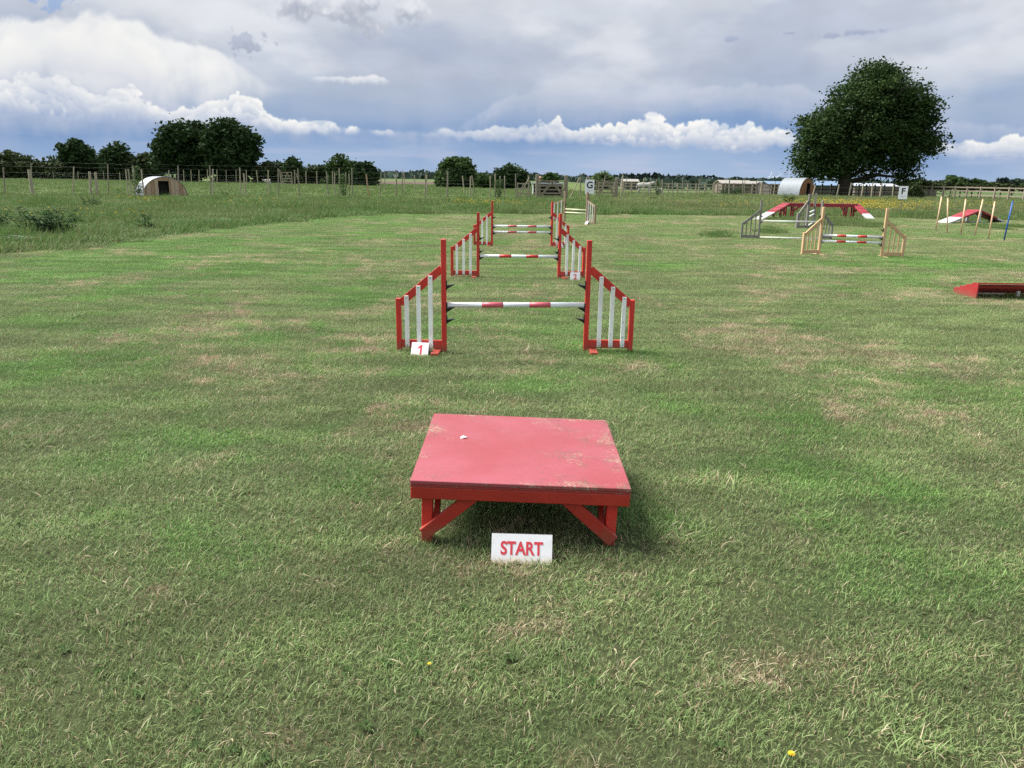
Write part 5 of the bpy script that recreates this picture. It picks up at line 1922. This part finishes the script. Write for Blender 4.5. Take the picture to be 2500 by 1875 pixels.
# far woods along the horizon: masses nobody could count
def far_wood(name, segs, leafmat, seed, leaf):
    rg = np.random.default_rng(seed)
    V = []
    T = []
    for (x0, x1, Y, top0, top1, zb, dens) in segs:
        a, b = P(x0, 440, Y).x, P(x1, 440, Y).x
        n = int(dens * (b - a) / leaf)
        x = a + (b - a) * rg.random(n)
        u = (x - a) / (b - a)
        hor = 1.5
        pxs_ = x0 + (x1 - x0) * u
        toppy = top0 + (top1 - top0) * u
        horpy = 434.3 + 0.015 * (pxs_ - 1250)
        hgt = hor + (horpy - toppy) * Y / FPX
        wob = 0.72 + 0.2 * np.sin(x * 0.11 / (leaf * .3) + seed) * np.sin(x * 0.043 / (leaf * .3) + 2) + 0.25 * np.interp(x, np.linspace(a, b, 60), rg.random(60))
        z = zb + (hgt * wob - zb) * rg.random(n) ** 0.6
        y = Y + rg.normal(size=n) * leaf * 5
        p = np.stack([x, y, z], -1)
        d = rg.normal(size=(n, 3))
        d /= np.linalg.norm(d, axis=1)[:, None]
        e = np.cross(d, rg.normal(size=(n, 3)))
        e /= np.linalg.norm(e, axis=1)[:, None]
        s = leaf * (0.5 + rg.random(n))
        V.append(np.stack([p - d * s[:, None], p - e * s[:, None] * .7, p + d * s[:, None], p + e * s[:, None] * .7], 1).reshape(-1, 3))
        T.append(np.repeat(rg.random(n), 4))
    V = np.concatenate(V)
    T = np.concatenate(T)
    o = bpy.data.objects.new(name, np_mesh(name, V, np.arange(len(V)), 4, [M[leafmat]], {'tint': T}))
    COL.objects.link(o)
    tag(o, kind='stuff')


far_wood('far_woodland', [(-300, 640, 900, 409, 415, -1, 14), (600, 1100, 900, 415, 420, -1, 14), (640, 1320, 480, 424, 428, -1, 12), (1050, 1560, 800, 425, 430, -3, 14), (1680, 2150, 1100, 433, 439, -3, 14), (2100, 2800, 1000, 442, 449, -3, 14), (1380, 1900, 420, 438, 442, -3, 9), (1640, 2150, 560, 440, 443, -3, 10)], 'far_leaf', 5, 2.4)
far_wood('far_conifer_wood', [(1530, 1722, 620, 427, 430, -3, 26), (1590, 1640, 600, 426, 427, -3, 18)], 'far_conifer', 9, 1.8)


# ------------------------------------------------------------------ far buildings
def barn(label, px0, px1, ridge, eave, Y, depth, wall, roof, doors=0, zb=-3.0, gable_right=True):
    a, b = P(px0, eave, Y), P(px1, eave, Y)
    L = b.x - a.x
    ze, zr = a.z - zb, P((px0 + px1) / 2, ridge, Y).z - zb
    t = empty('barn', ((a.x + b.x) / 2, Y, zb), 0, label, 'barn')
    D = depth
    MB().box((0, D / 2, ze / 2), (L, D, ze)).build('wall', M[wall], t)
    m = MB()
    m.add([(-L / 2, 0.02, ze), (-L / 2, D - .02, ze), (-L / 2, D / 2, zr - .05), (L / 2, 0.02, ze), (L / 2, D - .02, ze), (L / 2, D / 2, zr - .05)], [(0, 2, 1), (3, 4, 5), (0, 3, 5, 2), (1, 2, 5, 4)])
    m.build('gable', M[wall], t)
    for s in (0, 1):
        y0, y1 = (-0.4, D / 2) if s == 0 else (D + 0.4, D / 2)
        m = MB()
        m.beam((0, y0, ze - (zr - ze) * 0.4 / (D / 2)), (0, y1, zr), L + 0.6, 0.12)
        m.build('roof_slope', M[roof], t)
    k = max(2, int(L / 4))
    for i in range(k):
        MB().box((-L / 2 + L * (i + .5) / k, -0.03, ze * 0.45), (L / k * 0.5, 0.08, ze * 0.55)).build('doorway' if i % 2 else 'window', M['wall_dark_far'], t)
    return t


barn('long low barn with a pale fibre-cement roof', 1764, 1836, 440.5, 447.5, 185, 7, 'wall_far', 'roof_pale')
barn('low barn with a dull pale roof between two longer barns', 1838, 1864, 443, 448.5, 190, 6, 'wall_far', 'roof_pale')
barn('small dark-walled barn beside the metal ark', 1866, 1878, 444, 449, 180, 5, 'wall_dark_far', 'roof_pale')
barn('barn with a slate-blue roof directly left of the metal ark', 1880, 1925, 443, 450, 175, 7, 'wall_dark_far', 'roof_blue')
barn('wide blue-roofed shed seen below the big tree crown', 1978, 2082, 442.5, 453, 172, 9, 'wall_dark_far', 'roof_blue')
barn('long white-roofed shed behind the dark rail fence', 2088, 2196, 448.5, 455, 168, 8, 'wall_far', 'roof_white')
barn('white-roofed low shed above the hedgerow right of the F board', 2228, 2290, 445, 448.5, 250, 8, 'wall_far', 'roof_white')
barn('small red-brick farmhouse roofline behind the weathered gate', 1318, 1332, 430, 434, 320, 8, 'brick_far', 'brick_far')
barn('low earth-brown barn on the fields right of the G board', 1522, 1560, 437.5, 442.5, 300, 9, 'wall_far', 'roof_pale')


# low white-topped shelter behind the gate
def shelter():
    Y = 70
    a, b = P(1300, 462, Y), P(1374, 462, Y)
    L = b.x - a.x
    zr = P(1340, 448, Y).z
    t = empty('field_shelter', ((a.x + b.x) / 2, Y, 0), 0, 'low field shelter with a white roof behind the weathered gate', 'shelter')
    for s in (-1, 1):
        MB().box((s * (L / 2 - .06), 0.5, zr / 2 - .05), (0.1, 1.0, zr)).build('end_wall', M['board_white' if s < 0 else 'rail_wood'], t)
    MB().box((0, 1.0, zr / 2 - .05), (L - .2, 0.08, zr)).build('back_wall', M['wall_dark_far'], t)
    MB().box((0, 0.45, zr), (L + .2, 1.4, 0.10)).build('roof', M['roof_white'], t)
    for k in range(3):
        MB().box((0, -0.02, 0.25 + 0.3 * k), (L - .25, 0.03, 0.10)).build('board', M['rail_wood'], t)


shelter()


def turbine(label, px, hub_py, Y):
    h = P(px, hub_py, Y)
    t = empty('wind_turbine', (h.x, Y, -3), 0, label, 'wind turbine', 'wind turbines on the horizon')
    H_ = h.z + 3
    MB().tube([(0, 0, 0), (0, 0, H_)], [2.2, 1.3], 8).build('tower', M['turbine_white'], t)
    MB().box((0, 0, H_), (3, 8, 3)).build('nacelle', M['turbine_white'], t)
    a0 = (px * 1.7) % 2
    for k in range(3):
        a = a0 + k * 2.0944
        MB().beam((0, -4.6, H_), (28 * math.sin(a), -4.6, H_ + 28 * math.cos(a)), 0.6, 2.2, up=(0, 1, 0)).build('blade', M['turbine_white'], t)


turbine('tiny white wind turbine on the horizon, first of three before the big tree', 1879, 431, 4500)
turbine('tiny white wind turbine on the horizon, middle of three before the big tree', 1888, 432, 4300)
turbine('tiny white wind turbine on the horizon, third and closest to the big tree', 1897, 432, 4200)
turbine('tiny lone white wind turbine above the ploughed strip', 1042.5, 411, 4300)


def pylon():
    b = P(2256, 434, 1400)
    t = empty('pylon', (b.x, 1400, -3), 0, 'thin distant electricity pylon on the right skyline', 'pylon')
    h = b.z + 3
    for sx in (-1, 1):
        for sy in (-1, 1):
            MB().tube([(sx * 3, sy * 3, 0), (sx * .6, sy * .6, h)], 0.22, 5).build('leg', M['steel'], t)
    for k in (0.7, 0.82, 0.94):
        MB().tube([(-6, 0, h * k), (6, 0, h * k)], 0.22, 5).build('cross_arm', M['steel'], t)


pylon()


# ------------------------------------------------------------------ animals (far, pale)
def skinned(name, verts, edges, radii, mat, parent, sub=2):
    me = bpy.data.meshes.new(name)
    me.from_pydata(verts, edges, [])
    o = bpy.data.objects.new(name, me)
    COL.objects.link(o)
    o.parent = parent
    sk = o.modifiers.new('skin', 'SKIN')
    sk.use_smooth_shade = True
    if not me.skin_vertices:
        bpy.context.view_layer.objects.active = o
    lay = me.skin_vertices[0].data if me.skin_vertices else None
    if lay:
        for i, r in enumerate(radii):
            lay[i].radius = r if isinstance(r, tuple) else (r, r)
        lay[0].use_root = True
    ss = o.modifiers.new('sub', 'SUBSURF')
    ss.levels = ss.render_levels = sub
    me.materials.append(mat)
    return o


def quadruped(name, label, cat, loc, rz, s, mat, kind):
    t = empty(name, loc, rz, label, cat)
    # x = forward, grazing pose with the head reaching towards the grass
    if kind == 'horse':
        v = [(0, 0, 1.08), (0.35, 0, 1.06), (0.66, 0, 1.12), (0.92, 0, 1.26), (1.12, 0, 1.36), (1.26, 0, 1.30), (1.46, 0, 1.08), (-0.38, 0, 1.14), (-0.62, 0, 1.12),
             (0.62, .15, .80), (0.64, .15, .45), (0.62, .15, .10), (0.66, .15, .03), (0.62, -.15, .80), (0.60, -.15, .45), (0.58, -.15, .10), (0.62, -.15, .03),
             (-0.48, .15, .82), (-0.40, .15, .62), (-0.58, .15, .40), (-0.56, .15, .10), (-0.50, .15, .03), (-0.48, -.15, .82), (-0.42, -.15, .62), (-0.62, -.15, .40), (-0.60, -.15, .10), (-0.54, -.15, .03),
             (-0.76, 0, 1.05), (-0.82, 0, .60), (1.20, .07, 1.50), (1.20, -.07, 1.50)]
        e = [(0, 1), (1, 2), (2, 3), (3, 4), (4, 5), (5, 6), (0, 7), (7, 8), (2, 9), (9, 10), (10, 11), (11, 12), (2, 13), (13, 14), (14, 15), (15, 16),
             (7, 17), (17, 18), (18, 19), (19, 20), (20, 21), (7, 22), (22, 23), (23, 24), (24, 25), (25, 26), (8, 27), (27, 28), (5, 29), (5, 30)]
        r = [.28, .27, .25, .17, .13, .12, .075, .27, .19] + [.11, .07, .055, .06] * 2 + [.14, .10, .07, .055, .06] * 2 + [.06, .05, .025, .025]
    else:
        v = [(0, 0, .55), (0.30, 0, .56), (0.52, 0, .66), (0.68, 0, .74), (0.84, 0, .66), (-0.32, 0, .56), (0.28, .12, .26), (0.28, .12, .03), (0.28, -.12, .26), (0.28, -.12, .03), (-0.32, .12, .28), (-0.34, .12, .03), (-0.32, -.12, .28), (-0.34, -.12, .03), (0.66, .10, .76), (0.66, -.10, .76)]
        e = [(0, 1), (1, 2), (2, 3), (3, 4), (0, 5), (1, 6), (6, 7), (1, 8), (8, 9), (5, 10), (10, 11), (5, 12), (12, 13), (3, 14), (3, 15)]
        r = [.27, .25, .14, .10, .06, .25, .06, .04, .06, .04, .07, .04, .07, .04, .025, .025]
    v = [tuple(c * s for c in p) for p in v]
    r = [q * s for q in r]
    bpy.context.view_layer.update()
    o = skinned('body', v, e, r, mat, t, 1)
    return t, o


def set_skin(o, radii):
    pass


_pY = 86
pc = P(1578, 460, _pY)
quadruped('pony', 'white pony standing behind the wire fence right of the G board', 'pony', (pc.x - 0.3, _pY, 0), math.radians(-8), 0.92, M['white_coat'], 'horse')
_pc = P(1612, 466, 80)
quadruped('sheep', 'small pale sheep beside the white pony', 'sheep', (_pc.x, 80, 0), math.radians(190), 0.85, M['fleece'], 'sheep')
_pc = P(681, 440, 117)
quadruped('sheep', 'small pale sheep by the far field gate', 'sheep', (_pc.x, 112, 0), math.radians(190), 1.0, M['fleece'], 'sheep')


# ------------------------------------------------------------------ weeds, dandelions, white board, litter
def weed(label, px, py, h, spread, stems, seed, cat='weed'):
    rg = random.Random(seed)
    b = gp(px, py)
    t = empty('thistle_plant', b, 0, label, cat)
    st = MB()
    V, Fc, T = [], [], []
    for k in range(stems):
        a = rg.uniform(0, 6.28)
        l = h * rg.uniform(0.55, 1.1)
        o = Vector((math.cos(a), math.sin(a), 0)) * spread * rg.random()
        d = Vector((math.cos(a) * rg.uniform(.1, .6), math.sin(a) * rg.uniform(.1, .6), 1)).normalized()
        p = [o, o + d * l * 0.5, o + d * l + Vector((math.cos(a), math.sin(a), -0.25)) * l * 0.18]
        st.tube(p, [0.008, 0.006, 0.003], 5)
        for j in range(16):
            f = rg.uniform(0.08, 1.0)
            q = p[0] + (p[1] - p[0]) * min(1, f * 2) if f < .5 else p[1] + (p[2] - p[1]) * (f * 2 - 1)
            la = rg.uniform(0, 6.28)
            ll = rg.uniform(0.07, 0.17) * (1.15 - f * 0.7) * (h / 0.6 + 0.4)
            dv = Vector((math.cos(la), math.sin(la), rg.uniform(0.0, .8))) * ll
            w = Vector((-math.sin(la), math.cos(la), 0)) * ll * 0.22
            i = len(V)
            V += [q, q + dv * .5 + w, q + dv + Vector((0, 0, -ll * .3)), q + dv * .5 - w]
            Fc += [i, i + 1, i + 2, i + 3]
            T += [rg.random()] * 4
    st.build('stems', M['weed_leaf'], t)
    o = bpy.data.objects.new('leaves', np_mesh('leaves', V, np.array(Fc), 4, [M['weed_leaf']], {'tint': T}))
    COL.objects.link(o)
    o.parent = t


weed('large dark clump of tall thistles beside the white board in long grass', 118, 574, 0.72, 0.58, 42, 5)
weed('lone dark thistle in the long grass near the lawn edge', 356, 561, 0.55, 0.10, 5, 6)
weed('dark leafy dock clump in the long grass before the hedge', 222, 508, 0.6, 0.4, 9, 7)
weed('small dark weed clump beside the mown edge at the picture border', 10, 560, 0.5, 0.4, 12, 8)
weed('low thistle in the long grass in front of the wooden ark', 383, 478, 0.5, 0.2, 8, 9)
weed('forked dark thistle in the long grass before the paddock gate', 553, 480, 0.5, 0.2, 6, 10)
weed('nettle clump in the long grass left of the metal ark', 1790, 476, 1.0, 1.4, 50, 12)
weed('tall dock plant behind the dog walk near the metal ark', 1928, 497, 0.8, 0.3, 14, 13)

a, b = gp(-14, 571, 0.10), gp(90, 581, 0.10)
t = empty('white_board', ((a.x + b.x) / 2, (a.y + b.y) / 2, 0), math.atan2(b.y - a.y, b.x - a.x), 'weathered white boards lying in the long grass by the thistles', 'board')
Lw = (b - a).length
MB().box((-0.1, 0, 0.09), (Lw, 0.10, 0.035), ch=0.003).build('plank', M['white_paint_dull'], t)
MB().box((0.1, -0.16, 0.07), (Lw * 0.9, 0.09, 0.035), ch=0.003).build('plank', M['white_paint_dull'], t)
for s in (-1, 1):
    MB().box((s * Lw * .35, -0.08, 0.026), (0.08, 0.35, 0.052)).build('bearer', M['grey_wood'], t)


def dandelion(label, px, py, s, seed):
    rg = random.Random(seed)
    b = gp(px, py, 0.03)
    t = empty('dandelion', (b.x, b.y, 0), 0, label, 'flower')
    MB().tube([(0, 0, -.005), (0.004, 0, 0.03)], 0.002, 6).build('stem', M['weed_leaf'], t)
    m = MB()
    for ring, (n, r, z) in enumerate(((13, 1.0, 0.0), (11, .75, .3), (8, .45, .5))):
        for k in range(n):
            a = 6.283 * k / n + ring + rg.uniform(-.15, .15)
            d = Vector((math.cos(a), math.sin(a), 0))
            w = Vector((-math.sin(a), math.cos(a), 0)) * s * .16
            c = Vector((0.004, 0, 0.032 + z * s * .6))
            tip = c + d * s * r + Vector((0, 0, s * .25))
            m.add([c, c + d * s * r * .6 + w + Vector((0, 0, s * .2)), tip, c + d * s * r * .6 - w + Vector((0, 0, s * .2))], [(0, 1, 2, 3)])
    m.build('petals', M['yellow_petal'], t)


dandelion('yellow dandelion flower in the near lawn', 1928, 1842, 0.011, 1)
dandelion('tiny yellow flower in the lawn in front of the START sign', 1045, 1622, 0.007, 2)


def rosettes(spots, s, n=9):
    rg = random.Random(40)
    V, Fc, T = [], [], []
    for px, py in spots:
        b = gp(px, py)
        for k in range(n):
            a = 6.283 * k / n + rg.uniform(-.3, .3)
            l = s * rg.uniform(.6, 1.2)
            d = Vector((math.cos(a), math.sin(a), 0))
            w = Vector((-math.sin(a), math.cos(a), 0)) * l * .2
            z = rg.uniform(.018, .03)
            i = len(V)
            V += [b + Vector((0, 0, .008)), b + d * l * .5 + w + Vector((0, 0, z)), b + d * l + Vector((0, 0, z * .7)), b + d * l * .5 - w + Vector((0, 0, z))]
            Fc += [i, i + 1, i + 2, i + 3]
            T += [rg.random()] * 4
    o = bpy.data.objects.new('lawn_weeds', np_mesh('lawn_weeds', V, np.array(Fc), 4, [M['mid_leaf']], {'tint': T}))
    COL.objects.link(o)
    tag(o, kind='stuff')


_r = random.Random(8)
rosettes([(_r.uniform(0, 2500), 900 + 970 * _r.random() ** 0.7) for _ in range(26)], 0.024)


def bird(label, px, py, Y, s):
    c = P(px, py, Y)
    m = MB()
    m.add([(-.12, 0, 0), (.16, 0, .02), (0, .05, .05), (0, -.05, .05), (0, 0, -.05)], [(0, 3, 2), (1, 2, 3), (0, 2, 4), (2, 1, 4), (1, 3, 4), (3, 0, 4)])
    m.add([(.05, 0, .03), (-.08, 0, .03), (-.03, .40, .16), (.05, .38, .17)], [(0, 1, 2, 3)])
    m.add([(.05, 0, .031), (-.08, 0, .031), (-.03, -.40, .13), (.05, -.38, .14)], [(3, 2, 1, 0)])
    o = m.build('bird', M['bird_black'])
    o.location = c
    o.scale = (s, s, s)
    tag(o, label, 'bird')


bird('dark bird flying just above the large domed tree', 464, 300, 130, 1.0)
bird('dark bird flying left of the bird above the big tree pair', 414, 278, 140, 0.9)
